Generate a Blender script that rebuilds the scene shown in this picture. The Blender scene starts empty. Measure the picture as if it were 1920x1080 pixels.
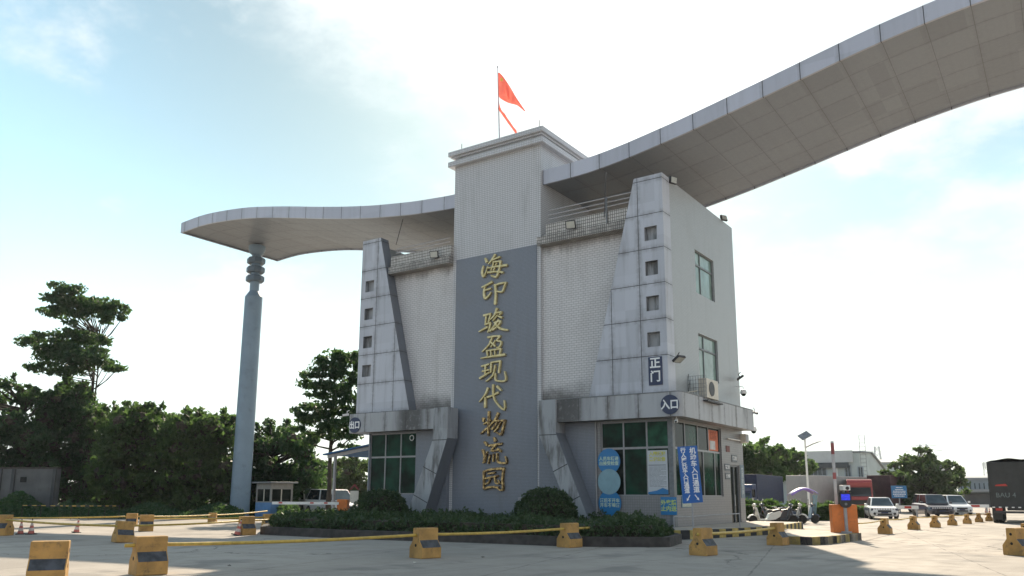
import bpy, math, random
import numpy as np
from mathutils import Vector, Matrix
S = bpy.context.scene
COL = S.collection
R = math.radians

# ---------------------------------------------------------------- camera
F_PX, CX, CY = 1520.55, 960.0, 628.84          # focal length and principal point on a 1920x1080 frame
EYE = Vector((0, 0, 1.5))
YAW, PITCH, ROLL = R(34.2767), R(11.0411), R(0.25984)
_f = Vector((-math.sin(YAW)*math.cos(PITCH), math.cos(YAW)*math.cos(PITCH), math.sin(PITCH)))
_r = Vector((math.cos(YAW), math.sin(YAW), 0))
_u = _r.cross(_f)
RGT = math.cos(ROLL)*_r + math.sin(ROLL)*_u
UP = -math.sin(ROLL)*_r + math.cos(ROLL)*_u
FWD = _f
cam = bpy.data.cameras.new('camera'); camo = bpy.data.objects.new('camera', cam); COL.objects.link(camo)
cam.sensor_fit = 'HORIZONTAL'; cam.sensor_width = 36.0
cam.lens = F_PX/1920*36
cam.shift_x = 0; cam.shift_y = (CY-540)/1920
cam.clip_start = 0.1; cam.clip_end = 5000
m = Matrix((RGT, UP, -FWD)).transposed().to_4x4(); m.translation = EYE
camo.matrix_world = m
S.camera = camo

# ---------------------------------------------------------------- sun, sky, exposure
SUN_TO = Vector((-0.60, 1.21, 1.0)).normalized()          # towards the sun
ELEV = math.asin(SUN_TO.z); AZ = math.atan2(SUN_TO.x, SUN_TO.y)
sl = bpy.data.lights.new('sun', 'SUN'); sl.energy = 3.4; sl.angle = R(0.6); sl.color = (1.0, 0.86, 0.67)
so = bpy.data.objects.new('sun', sl); COL.objects.link(so)
so.rotation_euler = (-SUN_TO).to_track_quat('-Z', 'Y').to_euler(); so.location = (0, 0, 60)

class N:
    "small wrapper for building node trees"
    def __init__(s, tree): s.t = tree; s.n = tree.nodes; s.l = tree.links
    def new(s, ty, **k):
        n = s.n.new(ty)
        for a, v in k.items(): setattr(n, a, v)
        return n
    def put(s, sock, v):
        if isinstance(v, bpy.types.NodeSocket): s.l.new(v, sock)
        elif v is not None:
            if isinstance(v, (tuple, list)) and sock.type == 'RGBA' and len(v) == 3: v = (*v, 1)
            sock.default_value = v
    def m(s, op, a, b=None, c=None, clamp=False):
        n = s.new('ShaderNodeMath', operation=op, use_clamp=clamp)
        s.put(n.inputs[0], a)
        if b is not None: s.put(n.inputs[1], b)
        if c is not None: s.put(n.inputs[2], c)
        return n.outputs[0]
    def vm(s, op, a, b=None):
        n = s.new('ShaderNodeVectorMath', operation=op); s.put(n.inputs[0], a)
        if b is not None: s.put(n.inputs[1], b)
        return n.outputs[0]
    def mix(s, f, a, b, mode='MIX'):
        n = s.new('ShaderNodeMix', data_type='RGBA', blend_type=mode); n.clamp_factor = True
        s.put(n.inputs[0], f); s.put(n.inputs[6], a); s.put(n.inputs[7], b); return n.outputs[2]
    def noise(s, vec, scale, detail=4, rough=.55, w=0):
        n = s.new('ShaderNodeTexNoise'); s.put(n.inputs['Vector'], vec)
        n.inputs['Scale'].default_value = scale; n.inputs['Detail'].default_value = detail; n.inputs['Roughness'].default_value = rough
        return n.outputs['Fac']
    def ramp(s, v, a, b, lo=0., hi=1.):
        n = s.new('ShaderNodeMapRange', interpolation_type='SMOOTHSTEP'); s.put(n.inputs[0], v)
        n.inputs[1].default_value = a; n.inputs[2].default_value = b; n.inputs[3].default_value = lo; n.inputs[4].default_value = hi
        return n.outputs[0]
    def sep(s, v):
        n = s.new('ShaderNodeSeparateXYZ'); s.put(n.inputs[0], v); return n.outputs
    def comb(s, x=0., y=0., z=0.):
        n = s.new('ShaderNodeCombineXYZ')
        for i, v in enumerate((x, y, z)): s.put(n.inputs[i], v)
        return n.outputs[0]
    def obj(s): return s.new('ShaderNodeTexCoord').outputs['Object']

W = bpy.data.worlds.new('World'); S.world = W; W.use_nodes = True
w = N(W.node_tree); w.n.clear()
sky = w.new('ShaderNodeTexSky', sky_type='NISHITA')
sky.sun_disc = False; sky.sun_elevation = ELEV; sky.sun_rotation = AZ
sky.air_density = 1.0; sky.dust_density = 0.6; sky.ozone_density = 1.0
tc = w.new('ShaderNodeTexCoord').outputs['Generated']
sx, sy, sz = w.sep(tc)
SEED = 0.0
cv = w.comb(w.m('DIVIDE', sx, w.m('ADD', sz, .22)), w.m('DIVIDE', sy, w.m('ADD', sz, .22)), SEED)
cn = w.noise(cv, 1.3, 9, .62)
bank = w.new('ShaderNodeVectorMath', operation='DOT_PRODUCT'); w.put(bank.inputs[0], tc); bank.inputs[1].default_value = (.75, .66, 0.)
bias = w.ramp(bank.outputs['Value'], -.10, .55, -.085, .055)      # a bright cloud bank stands towards the east
dots = w.new('ShaderNodeVectorMath', operation='DOT_PRODUCT'); w.put(dots.inputs[0], tc); dots.inputs[1].default_value = SUN_TO
near = w.ramp(w.m('ADD', dots.outputs['Value'], w.m('MULTIPLY', w.m('SUBTRACT', cn, .5), .22)), .915, .985)
fwd = w.ramp(dots.outputs['Value'], -.3, .75)
bias = w.m('ADD', bias, w.ramp(dots.outputs['Value'], .1, -.5, 0., .22))  # extra cloud cover added behind the camera to fill the facade with light
cl = w.ramp(w.m('ADD', cn, bias), .46, .60)
hz = w.ramp(sz, .30, .06)
cl2 = w.m('MAXIMUM', w.m('MULTIPLY', cl, .9), w.m('MULTIPLY', hz, .85), clamp=True)
cl2 = w.m('MAXIMUM', cl2, w.m('MULTIPLY', near, .85), clamp=True)
dim = w.ramp(dots.outputs['Value'], .72, .97, 1.0, .52)
skyc = w.mix(1.0, w.mix(1.0, sky.outputs[0], (.093, .103, .083, 1), 'MULTIPLY'), w.comb(dim, dim, dim), 'MULTIPLY')
cloudc = w.mix(near, w.mix(fwd, (.335, .355, .385, 1), (.415, .445, .455, 1)), (.68, .68, .67, 1))
bg = w.new('ShaderNodeBackground'); w.put(bg.inputs[0], w.mix(cl2, skyc, cloudc)); bg.inputs[1].default_value = 1.0
wo = w.new('ShaderNodeOutputWorld'); w.l.new(bg.outputs[0], wo.inputs[0])

S.view_settings.view_transform = 'Standard'; S.view_settings.look = 'None'
S.view_settings.gamma = 1; S.view_settings.use_curve_mapping = False
S.view_settings.exposure = 1.31
HAZE = 0.00018
S.render.engine = 'CYCLES'
S.cycles.volume_bounces = 0
S.cycles.max_bounces = 6; S.cycles.diffuse_bounces = 3; S.cycles.transparent_max_bounces = 8

# ---------------------------------------------------------------- measuring helpers
def ray(px, py): return FWD + RGT*((px-CX)/F_PX) - UP*((py-CY)/F_PX)
def hit(px, py, X=None, Y=None, Z=None):
    d = ray(px, py)
    t = (X-EYE.x)/d.x if X is not None else (Y-EYE.y)/d.y if Y is not None else (Z-EYE.z)/d.z
    return EYE + d*t
def G(px, py): return hit(px, py, Z=0)
def dep(p): return (Vector(p)-EYE).dot(FWD)
def at(px, py, D): return EYE + ray(px, py)*D
def GD(px, D):                                   # ground point below column px at depth D
    a, b = at(px, 800, D), at(px, 1000, D)
    t = a.z/(a.z-b.z); return a.lerp(b, t)

# ---------------------------------------------------------------- mesh helpers
class MB:
    def __init__(s): s.v = []; s.f = []; s.m = []
    def add(s, vs, fs, mi=0):
        k = len(s.v); s.v += [tuple(p) for p in vs]
        for f in fs: s.f.append(tuple(i+k for i in f)); s.m.append(mi)
        return s
    def box(s, x0, x1, y0, y1, z0, z1, mi=0):
        vs = [(x, y, z) for z in (z0, z1) for y in (y0, y1) for x in (x0, x1)]
        return s.add(vs, [(0, 2, 3, 1), (4, 5, 7, 6), (0, 1, 5, 4), (2, 6, 7, 3), (0, 4, 6, 2), (1, 3, 7, 5)], mi)
    def hexa(s, b, t, mi=0):                      # two quads, bottom and top, same winding
        vs = list(b)+list(t)
        return s.add(vs, [(3, 2, 1, 0), (4, 5, 6, 7), (0, 1, 5, 4), (1, 2, 6, 5), (2, 3, 7, 6), (3, 0, 4, 7)], mi)
    def quad(s, a, b, c, d, mi=0): return s.add([a, b, c, d], [(0, 1, 2, 3)], mi)
    def poly(s, pts, mi=0): return s.add(pts, [tuple(range(len(pts)))], mi)
    def prism(s, pts, d, mi=0, cap=True):         # polygon in 3D swept by vector d
        n = len(pts); d = Vector(d); p2 = [Vector(p)+d for p in pts]
        fs = [(i, (i+1) % n, n+(i+1) % n, n+i) for i in range(n)]
        if cap: fs += [tuple(range(n-1, -1, -1)), tuple(range(n, 2*n))]
        return s.add(list(pts)+p2, fs, mi)
    def cyl(s, a, b, r0, r1=None, n=12, mi=0, cap=True):
        r1 = r0 if r1 is None else r1
        a, b = Vector(a), Vector(b); ax = (b-a).normalized()
        u = ax.orthogonal().normalized(); v = ax.cross(u)
        ring = [math.cos(2*math.pi*i/n)*u+math.sin(2*math.pi*i/n)*v for i in range(n)]
        vs = [a+r0*q for q in ring]+[b+r1*q for q in ring]
        fs = [(i, (i+1) % n, n+(i+1) % n, n+i) for i in range(n)]
        if cap: fs += [tuple(range(n-1, -1, -1)), tuple(range(n, 2*n))]
        return s.add(vs, fs, mi)
    def tube(s, pts, rs, n=8, mi=0):
        pts = [Vector(p) for p in pts]
        if not isinstance(rs, (list, tuple)): rs = [rs]*len(pts)
        vs, fs = [], []; u = None
        for i, p in enumerate(pts):
            ax = (pts[min(i+1, len(pts)-1)]-pts[max(i-1, 0)]).normalized()
            u = ax.orthogonal().normalized() if u is None else (u-ax*u.dot(ax)).normalized()
            v = ax.cross(u)
            vs += [p+rs[i]*(math.cos(2*math.pi*k/n)*u+math.sin(2*math.pi*k/n)*v) for k in range(n)]
            if i:
                o = (i-1)*n
                fs += [(o+k, o+(k+1) % n, o+n+(k+1) % n, o+n+k) for k in range(n)]
        fs += [tuple(range(n-1, -1, -1)), tuple(range(len(vs)-n, len(vs)))]
        return s.add(vs, fs, mi)
    def lathe(s, prof, c=(0, 0, 0), n=20, mi=0):  # profile of (r, z)
        c = Vector(c); vs, fs = [], []
        for r, z in prof: vs += [c+Vector((r*math.cos(2*math.pi*k/n), r*math.sin(2*math.pi*k/n), z)) for k in range(n)]
        for i in range(len(prof)-1):
            o = i*n; fs += [(o+k, o+(k+1) % n, o+n+(k+1) % n, o+n+k) for k in range(n)]
        fs += [tuple(range(n-1, -1, -1)), tuple(range(len(vs)-n, len(vs)))]
        return s.add(vs, fs, mi)
    def ball(s, c, r, n=12, mi=0, sc=(1, 1, 1)):
        prof = [(max(.001, math.sin(math.pi*i/(n//2))), -math.cos(math.pi*i/(n//2))) for i in range(n//2+1)]
        t = MB().lathe(prof, n=n)
        return s.add([(c[0]+x*r*sc[0], c[1]+y*r*sc[1], c[2]+z*r*sc[2]) for x, y, z in t.v], t.f, mi)
    def map(s, M): s.v = [tuple(M @ Vector(p)) for p in s.v]; return s
    def join(s, o, M=None, mi=None):
        return s.add([tuple(M @ Vector(p)) for p in o.v] if M else o.v, o.f, 0) if mi is None and not any(o.m) else s._j(o, M, mi)
    def _j(s, o, M, mi):
        k = len(s.v); s.v += [tuple(M @ Vector(p)) for p in o.v] if M else o.v
        s.f += [tuple(i+k for i in f) for f in o.f]; s.m += [x if mi is None else mi for x in o.m]; return s

def link(name, me, parent=None, world=False):
    o = bpy.data.objects.new(name, me); COL.objects.link(o)
    if parent is not None:
        o.parent = parent
        if world:
            o.matrix_parent_inverse = (Matrix.Translation(parent.location) @ parent.rotation_euler.to_matrix().to_4x4()).inverted()
    return o
def build(name, mb, mats, parent=None, world=False, smooth=False, bevel=0):
    me = bpy.data.meshes.new(name); me.from_pydata(mb.v, [], mb.f)
    if not isinstance(mats, (list, tuple)): mats = [mats]
    for x in mats: me.materials.append(x)
    if any(mb.m): me.polygons.foreach_set('material_index', mb.m)
    if smooth: me.polygons.foreach_set('use_smooth', [True]*len(mb.f))
    me.validate(); me.update()
    o = link(name, me, parent, world)
    if smooth and smooth != 'all':
        try: me.set_sharp_from_angle(angle=R(35))
        except Exception: pass
    if bevel:
        b = o.modifiers.new('bevel', 'BEVEL'); b.width = bevel; b.segments = 2; b.limit_method = 'ANGLE'; b.angle_limit = R(40)
    return o
def thing(name, label, cat, loc=(0, 0, 0), rz=0, group=None, sc=None):
    o = bpy.data.objects.new(name, None); COL.objects.link(o); o.empty_display_size = .2
    o.location = loc; o.rotation_euler = (0, 0, rz)
    if sc: o.scale = sc if isinstance(sc, (tuple, list)) else (sc,)*3
    return tag(o, label, cat, group)
def tag(o, label, cat, group=None):
    o['label'] = label; o['category'] = cat
    if group: o['group'] = group
    return o
def kids(o): return [c for c in COL.objects if c.parent == o]
def dup(root, loc, rz=0, label=None, group=None, sc=None):
    r = root.copy(); COL.objects.link(r); r.location = loc; r.rotation_euler = (0, 0, rz)
    if sc: r.scale = sc if isinstance(sc, (tuple, list)) else (sc,)*3
    if label: r['label'] = label
    if group: r['group'] = group
    for c in kids(root):
        k = c.copy(); COL.objects.link(k); k.parent = r
        for g in kids(c):
            h = g.copy(); COL.objects.link(h); h.parent = k
    return r

_txt = {}
def text_mesh(body, size, ex=.003, bold=0., align='CENTER', line=1.0, res=2, shear=0.):
    c = bpy.data.curves.new('t', 'FONT'); c.body = body; c.size = size; c.align_x = align; c.align_y = 'CENTER'
    c.extrude = ex; c.offset = bold; c.space_line = line; c.resolution_u = res; c.shear = shear
    o = bpy.data.objects.new('t', c); COL.objects.link(o)
    dg = bpy.context.evaluated_depsgraph_get(); dg.update()
    me = bpy.data.meshes.new_from_object(o.evaluated_get(dg))
    bpy.data.objects.remove(o); bpy.data.curves.remove(c)
    return me
FRONT = Matrix(((1, 0, 0), (0, 0, -1), (0, 1, 0))).to_4x4()          # text plane facing -Y
SIDE = Matrix(((0, 0, 1), (1, 0, 0), (0, 1, 0))).to_4x4()            # text plane facing +X
def text(name, body, size, mat, parent, loc, face=FRONT, sx=1., world=True, **k):
    me = text_mesh(body, size, **k); me.name = name
    me.transform(Matrix.Translation(loc) @ face @ Matrix.Diagonal((sx, 1, 1, 1)))
    me.materials.clear(); me.materials.append(mat)
    return link(name, me, parent, world)
# ---------------------------------------------------------------- materials
MATS = {}
def newmat(name):
    mt = bpy.data.materials.new(name); mt.use_nodes = True; t = N(mt.node_tree); t.n.clear()
    b = t.new('ShaderNodeBsdfPrincipled'); o = t.new('ShaderNodeOutputMaterial'); t.l.new(b.outputs[0], o.inputs[0])
    MATS[name] = mt; return mt, t, b
def bump(t, b, h, strength=.3, dist=.01):
    n = t.new('ShaderNodeBump'); n.inputs['Strength'].default_value = strength; n.inputs['Distance'].default_value = dist
    t.put(n.inputs['Height'], h); t.l.new(n.outputs[0], b.inputs['Normal'])
def plain(name, col, rough=.6, metal=0., var=.18, scale=3., spec=.5, bmp=0., dirt=0., coat=0., own=False):
    mt, t, b = newmat(name); v = t.obj()
    if own:                                             # every object gets its own patch of wear
        q = t.m('MULTIPLY', t.new('ShaderNodeObjectInfo').outputs['Random'], 40.); v = t.vm('ADD', v, t.comb(q, q, q))
    n = t.noise(v, scale, 5, .6)
    dark = tuple(c*(1-var) for c in col); lite = tuple(min(1, c*(1+var)) for c in col)
    c = t.mix(t.ramp(n, .3, .7), dark, lite)
    if dirt:
        d = t.ramp(t.noise(v, scale*2.3, 6, .7), .52, .72)
        c = t.mix(t.m('MULTIPLY', d, dirt), c, (.06, .05, .04))
    t.put(b.inputs['Base Color'], c); b.inputs['Metallic'].default_value = metal
    t.put(b.inputs['Roughness'], t.ramp(t.noise(v, scale*4, 3), .2, .8, max(.02, rough-.1), min(1, rough+.1)))
    b.inputs['Specular IOR Level'].default_value = spec
    if coat: b.inputs['Coat Weight'].default_value = coat; b.inputs['Coat Roughness'].default_value = .08
    if bmp: bump(t, b, t.noise(v, scale*10, 4), bmp, .01)
    return mt
def wallvec(t):
    x, y, z = t.sep(t.obj())
    nx = t.m('ABSOLUTE', t.sep(t.new('ShaderNodeNewGeometry').outputs['Normal'])[0])
    side = t.m('GREATER_THAN', nx, .6)
    u = t.m('ADD', t.m('MULTIPLY', x, t.m('SUBTRACT', 1., side)), t.m('MULTIPLY', y, side))
    return t.comb(u, z, 0.), x, y, z
def tile(name, c1, c2, grout, bw, bh, off=.5, stain=None, mort=.012):
    mt, t, b = newmat(name); v, x, y, z = wallvec(t)
    br = t.new('ShaderNodeTexBrick'); br.offset = off; br.squash = 1; t.put(br.inputs['Vector'], v)
    for k, a in (('Color1', c1), ('Color2', c2), ('Mortar', grout)): br.inputs[k].default_value = (*a, 1)
    br.inputs['Scale'].default_value = 1; br.inputs['Mortar Size'].default_value = mort; br.inputs['Mortar Smooth'].default_value = .1
    br.inputs['Brick Width'].default_value = bw; br.inputs['Row Height'].default_value = bh; br.inputs['Bias'].default_value = 0
    o = t.obj()
    streak = t.noise(t.comb(t.m('MULTIPLY', t.sep(v)[0], 2.2), t.m('MULTIPLY', z, .22), 0.), 1., 5, .6)
    big = t.noise(o, .35, 4, .6)
    c = t.mix(t.m('MULTIPLY', t.ramp(streak, .50, .78), .22), br.outputs['Color'], (.13, .115, .10))
    c = t.mix(t.m('MULTIPLY', t.ramp(big, .5, .75), .16), c, (.16, .13, .11))
    if stain: c = t.mix(stain(t, v, x, y, z, streak), c, (.045, .040, .036))
    t.put(b.inputs['Base Color'], c); b.inputs['Roughness'].default_value = .38
    b.inputs['Specular IOR Level'].default_value = .4
    bump(t, b, br.outputs['Fac'], .10, .003)
    return mt
def absd(t, a, c): return t.m('ABSOLUTE', t.m('SUBTRACT', a, c))
TXC = -20.98                                       # tower centre line
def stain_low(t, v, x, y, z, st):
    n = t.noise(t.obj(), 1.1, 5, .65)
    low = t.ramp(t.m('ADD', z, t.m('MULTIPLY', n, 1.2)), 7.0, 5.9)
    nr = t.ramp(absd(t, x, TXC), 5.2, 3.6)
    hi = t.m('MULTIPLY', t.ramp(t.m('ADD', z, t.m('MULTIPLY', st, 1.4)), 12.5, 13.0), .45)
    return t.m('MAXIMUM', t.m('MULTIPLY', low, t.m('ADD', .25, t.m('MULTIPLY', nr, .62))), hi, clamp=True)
def stain_ledge(t, v, x, y, z, st):
    n = t.noise(t.obj(), 2.5, 6, .7)
    low = t.ramp(z, 12.95, 12.35)
    return t.m('MULTIPLY', t.ramp(t.m('ADD', n, t.m('MULTIPLY', low, .22)), .52, .75), .5)
M_TOWER = tile('tower_tile', (.575, .575, .59), (.545, .545, .56), (.25, .25, .255), .095, .095, 0, mort=.009)
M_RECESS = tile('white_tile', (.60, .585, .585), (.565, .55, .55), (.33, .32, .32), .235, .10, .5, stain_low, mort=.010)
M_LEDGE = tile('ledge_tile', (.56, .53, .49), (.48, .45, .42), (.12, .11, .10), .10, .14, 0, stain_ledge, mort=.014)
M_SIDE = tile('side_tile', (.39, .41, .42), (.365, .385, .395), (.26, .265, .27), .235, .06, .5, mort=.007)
M_GREY = tile('grey_tile', (.225, .243, .283), (.205, .222, .26), (.125, .14, .165), .06, .06, 0, mort=.006)
M_BASE = tile('base_tile', (.25, .245, .245), (.225, .22, .225), (.15, .148, .148), .10, .10, 0, mort=.006)

def clad(name, xs=(), zs=(), xmod=0, ymod=0, zmod=0, base=(.42, .435, .47), seams=.018, grime=.5, extra=None, rough=.42, metal=.0, lw=.92):
    mt, t, b = newmat(name); v, x, y, z = wallvec(t); u = t.sep(v)[0]
    d = None
    def mn(q):
        nonlocal d
        d = q if d is None else t.m('MINIMUM', d, q)
    for c in xs: mn(absd(t, u, c))
    for c in zs: mn(absd(t, z, c))
    def mod(a, p, o):
        q = t.m('ABSOLUTE', t.m('SUBTRACT', t.m('FRACT', t.m('DIVIDE', t.m('SUBTRACT', a, o), p)), .5))
        mn(t.m('MULTIPLY', t.m('SUBTRACT', .5, q), p))
    if xmod: mod(x, *xmod)
    if ymod: mod(y, *ymod)
    if zmod: mod(z, *zmod)
    o = t.obj()
    st = t.noise(t.comb(t.m('MULTIPLY', u, 3.0), t.m('MULTIPLY', z, .28), 0.), 1., 5, .6)
    fine = t.noise(o, 6, 5, .65)
    pan = t.noise(t.vm('SNAP', o, (1.42, 1.42, 1.46)), 3.3, 0)
    c = t.mix(t.ramp(pan, .3, .7), tuple(k*.93 for k in base), tuple(k*1.05 for k in base))
    c = t.mix(t.m('MULTIPLY', t.ramp(st, .45, .8), grime*.7), c, (.10, .092, .085))
    if d is not None:
        near = t.m('MULTIPLY', t.ramp(d, .22, .0), t.ramp(t.m('MULTIPLY', t.m('ADD', fine, st), .5), .35, .65))
        c = t.mix(t.m('MULTIPLY', near, grime), c, (.09, .08, .072))
    if extra: c = t.mix(extra(t, u, x, y, z, st, fine), c, (.035, .032, .030))
    if d is not None:
        line = t.ramp(d, seams, seams*.55)
        c = t.mix(t.m('MULTIPLY', line, lw), c, (.035, .034, .036))
        bump(t, b, t.m('SUBTRACT', 1., line), .5, .01)
    t.put(b.inputs['Base Color'], c); b.inputs['Metallic'].default_value = metal
    t.put(b.inputs['Roughness'], t.ramp(fine, .2, .8, rough-.08, rough+.12)); b.inputs['Specular IOR Level'].default_value = .45
    return mt
ZS = [5.36+1.455*k for k in range(7)]
def band_extra(t, u, x, y, z, st, fine):
    nr = t.ramp(absd(t, absd(t, x, TXC), 4.15), 1.05, .45)
    drip = t.m('MULTIPLY', t.ramp(t.noise(t.comb(t.m('MULTIPLY', u, 2.0), t.m('MULTIPLY', z, .15), 3.), 1., 3, .5), .56, .66), t.ramp(z, 4.4, 5.3))
    q = t.m('ADD', t.m('MULTIPLY', nr, t.ramp(fine, .08, .5)), t.m('MULTIPLY', drip, .55), clamp=True)
    return t.m('MULTIPLY', q, .86)
def leg_extra(t, u, x, y, z, st, fine):
    n = t.noise(t.comb(t.m('MULTIPLY', u, 2.6), t.m('MULTIPLY', z, .5), 1.), 1., 4, .6)
    return t.m('MULTIPLY', t.ramp(n, .46, .68), .75)
M_CLAD_L = clad('pylon_cladding_a', (-27.98, -26.66), ZS, base=(.46, .475, .525))
M_CLAD_R = clad('pylon_cladding_b', (-13.54, -14.82), ZS, base=(.46, .475, .525))
M_BAND = clad('band_cladding', xmod=(1.32, -.35), ymod=(1.44, .15), base=(.36, .37, .39), grime=.75, extra=band_extra)
M_LEG = clad('leg_cladding', base=(.33, .345, .365), grime=.7, extra=leg_extra)
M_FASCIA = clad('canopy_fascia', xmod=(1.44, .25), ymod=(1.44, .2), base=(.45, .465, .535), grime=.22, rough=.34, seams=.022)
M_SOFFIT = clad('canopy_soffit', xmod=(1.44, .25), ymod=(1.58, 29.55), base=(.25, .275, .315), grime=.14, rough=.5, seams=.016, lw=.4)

def concrete():
    mt, t, b = newmat('concrete_ground'); v = t.obj(); x, y, z = t.sep(v)
    n1 = t.noise(v, .13, 5, .6); n2 = t.noise(v, 1.3, 6, .65); n3 = t.noise(v, 30, 3, .6)
    c = t.mix(t.ramp(n1, .3, .7), (.25, .222, .194), (.39, .342, .294))
    c = t.mix(t.m('MULTIPLY', t.ramp(n2, .45, .72), .6), c, (.25, .226, .20))
    c = t.mix(t.m('MULTIPLY', t.ramp(n3, .3, .75), .35), c, (.43, .385, .33))
    # tyre-darkened lanes along the right-hand road
    lane = t.noise(t.comb(t.m('MULTIPLY', t.m('SUBTRACT', x, t.m('MULTIPLY', y, .09)), 1.1), t.m('MULTIPLY', y, .06), 0.), 1., 4, .6)
    c = t.mix(t.m('MULTIPLY', t.ramp(lane, .50, .70), .5), c, (.20, .18, .16))
    blot = t.noise(v, .55, 3, .5)
    c = t.mix(t.m('MULTIPLY', t.ramp(t.m('ADD', blot, t.m('MULTIPLY', n2, .25)), .70, .80), .45), c, (.15, .14, .13))
    wv = t.noise(v, 1.5, 3, .5)
    wob = t.m('MULTIPLY', t.m('SUBTRACT', wv, .5), .10)
    ang = R(14)
    a = t.m('ADD', t.m('MULTIPLY', x, math.cos(ang)), t.m('MULTIPLY', y, math.sin(ang)))
    bb = t.m('SUBTRACT', t.m('MULTIPLY', y, math.cos(ang)), t.m('MULTIPLY', x, math.sin(ang)))
    def joint(q, p, o):
        f = t.m('FRACT', t.m('DIVIDE', t.m('ADD', t.m('ADD', q, wob), o), p))
        return t.m('MULTIPLY', t.m('SUBTRACT', .5, t.m('ABSOLUTE', t.m('SUBTRACT', f, .5))), p)
    j = t.m('MINIMUM', joint(a, 4.6, 1.3), joint(bb, 5.4, 2.2))
    vor = t.new('ShaderNodeTexVoronoi', feature='DISTANCE_TO_EDGE'); t.put(vor.inputs['Vector'], t.vm('ADD', v, t.comb(t.m('MULTIPLY', n2, 1.6), t.m('MULTIPLY', wv, 1.6), 0.))); vor.inputs['Scale'].default_value = .11
    crack = t.m('MULTIPLY', t.ramp(vor.outputs[0], .006, .0015), t.ramp(n1, .46, .56))
    jl = t.m('MAXIMUM', t.m('MULTIPLY', t.ramp(j, .03, .012), t.ramp(n2, .3, .7, .15, .6)), t.m('MULTIPLY', crack, .7), clamp=True)
    c = t.mix(jl, c, (.06, .055, .05))
    t.put(b.inputs['Base Color'], c); t.put(b.inputs['Roughness'], t.ramp(n2, .3, .7, .72, .92)); b.inputs['Specular IOR Level'].default_value = .3
    bump(t, b, t.m('ADD', t.m('MULTIPLY', n3, .5), n2), .25, .012)
    return mt
M_GROUND = concrete()
M_KERBY = plain('kerb_yellow', (.44, .33, .10), .8, var=.25, scale=5, dirt=.6)
M_KERBK = plain('kerb_black', (.028, .028, .03), .8, var=.3, scale=5)
M_PAVE = plain('pavement', (.40, .355, .30), .85, var=.18, scale=1.2, bmp=.2, dirt=.25)
M_STONE = plain('planter_stone', (.055, .049, .046), .9, var=.35, scale=4, bmp=.5, dirt=.5)
M_SOIL_CORE = plain('soil', (.05, .04, .03), .95, var=.4, scale=6, bmp=.6)  # planter soil, and the light-blocking cores hidden inside the foliage
M_BLOCK = plain('block_yellow', (.42, .235, .07), .75, var=.22, scale=3, bmp=.45, dirt=.6, own=True)
M_BLOCKK = plain('block_stripe', (.05, .055, .065), .7, var=.5, scale=7, dirt=.2, own=True)
M_HOLE = plain('dark_hole', (.01, .01, .01), .9)
M_PIPE = plain('pipe_yellow', (.50, .33, .06), .5, var=.18, scale=6, dirt=.35)
M_GOLD, t, b = newmat('gold')
b.inputs['Metallic'].default_value = .45; v = t.obj()
t.put(b.inputs['Base Color'], t.mix(t.ramp(t.noise(v, 5, 5, .65), .35, .7), (.52, .42, .19), (.74, .64, .36)))
b.inputs['Roughness'].default_value = .38
M_GOLDW, t, b = newmat('gold_weathered')
b.inputs['Metallic'].default_value = .5; v = t.obj()
t.put(b.inputs['Base Color'], t.mix(t.ramp(t.noise(v, 8, 5, .65), .38, .62), (.10, .05, .02), (.62, .44, .18)))
b.inputs['Roughness'].default_value = .3
M_ALU = plain('aluminium', (.27, .27, .28), .4, .3, .1, 8, dirt=.3)
M_DARKALU = plain('dark_frame', (.16, .17, .18), .5, .2, .15, 8)
M_STEEL = plain('steel_rail', (.45, .45, .47), .35, .8, .1, 8)
M_IRON = plain('dark_iron', (.05, .05, .055), .55, .3, .2, 8)
M_COL = plain('column_paint', (.20, .275, .345), .5, 0, .08, .8, dirt=.25)
M_WHITE = plain('white_paint', (.72, .72, .70), .5, 0, .06, 4, dirt=.2)
M_CREAM = plain('cream_paint', (.60, .56, .48), .55, 0, .08, 4, dirt=.25)
M_NAVY = plain('navy_sign', (.022, .035, .085), .45, 0, .08, 5)
M_BLUE = plain('blue_sign', (.008, .10, .36), .45, 0, .06, 3)
M_SKYB = plain('sky_blue_sticker', (.015, .17, .40), .45, 0, .06, 4)
M_PALEB = plain('pale_disc', (.20, .34, .40), .5, 0, .1, 4)
M_LET = plain('white_lettering', (.78, .78, .78), .5, 0, .03, 6)
M_LETY = plain('yellow_lettering', (.50, .58, .12), .5, 0, .05, 6)
M_LETG = plain('grey_lettering', (.16, .17, .19), .6, 0, .05, 6)
M_RED = plain('red_paint', (.42, .035, .025), .5, 0, .12, 5)
M_ORANGE = plain('orange_paint', (.62, .17, .03), .5, 0, .1, 3, dirt=.25)
M_POSTER = plain('orange_poster', (.55, .13, .05), .6, 0, .1, 6)
M_BLACK = plain('black_plastic', (.012, .012, .013), .45, 0, .2, 6)
M_RUBBER = plain('rubber', (.018, .018, .018), .8, 0, .25, 10)
M_ASH = plain('grey_plastic', (.30, .30, .31), .5, 0, .1, 6)
def glass(name, col, rough=.08, spec=.5, var=.35, scale=.6):
    mt, t, b = newmat(name); v = t.obj()
    t.put(b.inputs['Base Color'], t.mix(t.ramp(t.noise(v, scale, 3), .3, .7), tuple(c*(1-var) for c in col), tuple(c*(1+var) for c in col)))
    b.inputs['Roughness'].default_value = rough; b.inputs['Specular IOR Level'].default_value = spec
    bump(t, b, t.noise(v, .9, 2), .06, .02)
    return mt
M_GREEN = glass('green_film_glass', (.005, .030, .018), .10, .10, .8, 1.1)
M_GREENL = glass('lit_green_film', (.016, .075, .042), .10, .12, .6, 1.5)
M_SMOKE = glass('smoked_glass', (.012, .017, .015), .1, .12)
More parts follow.
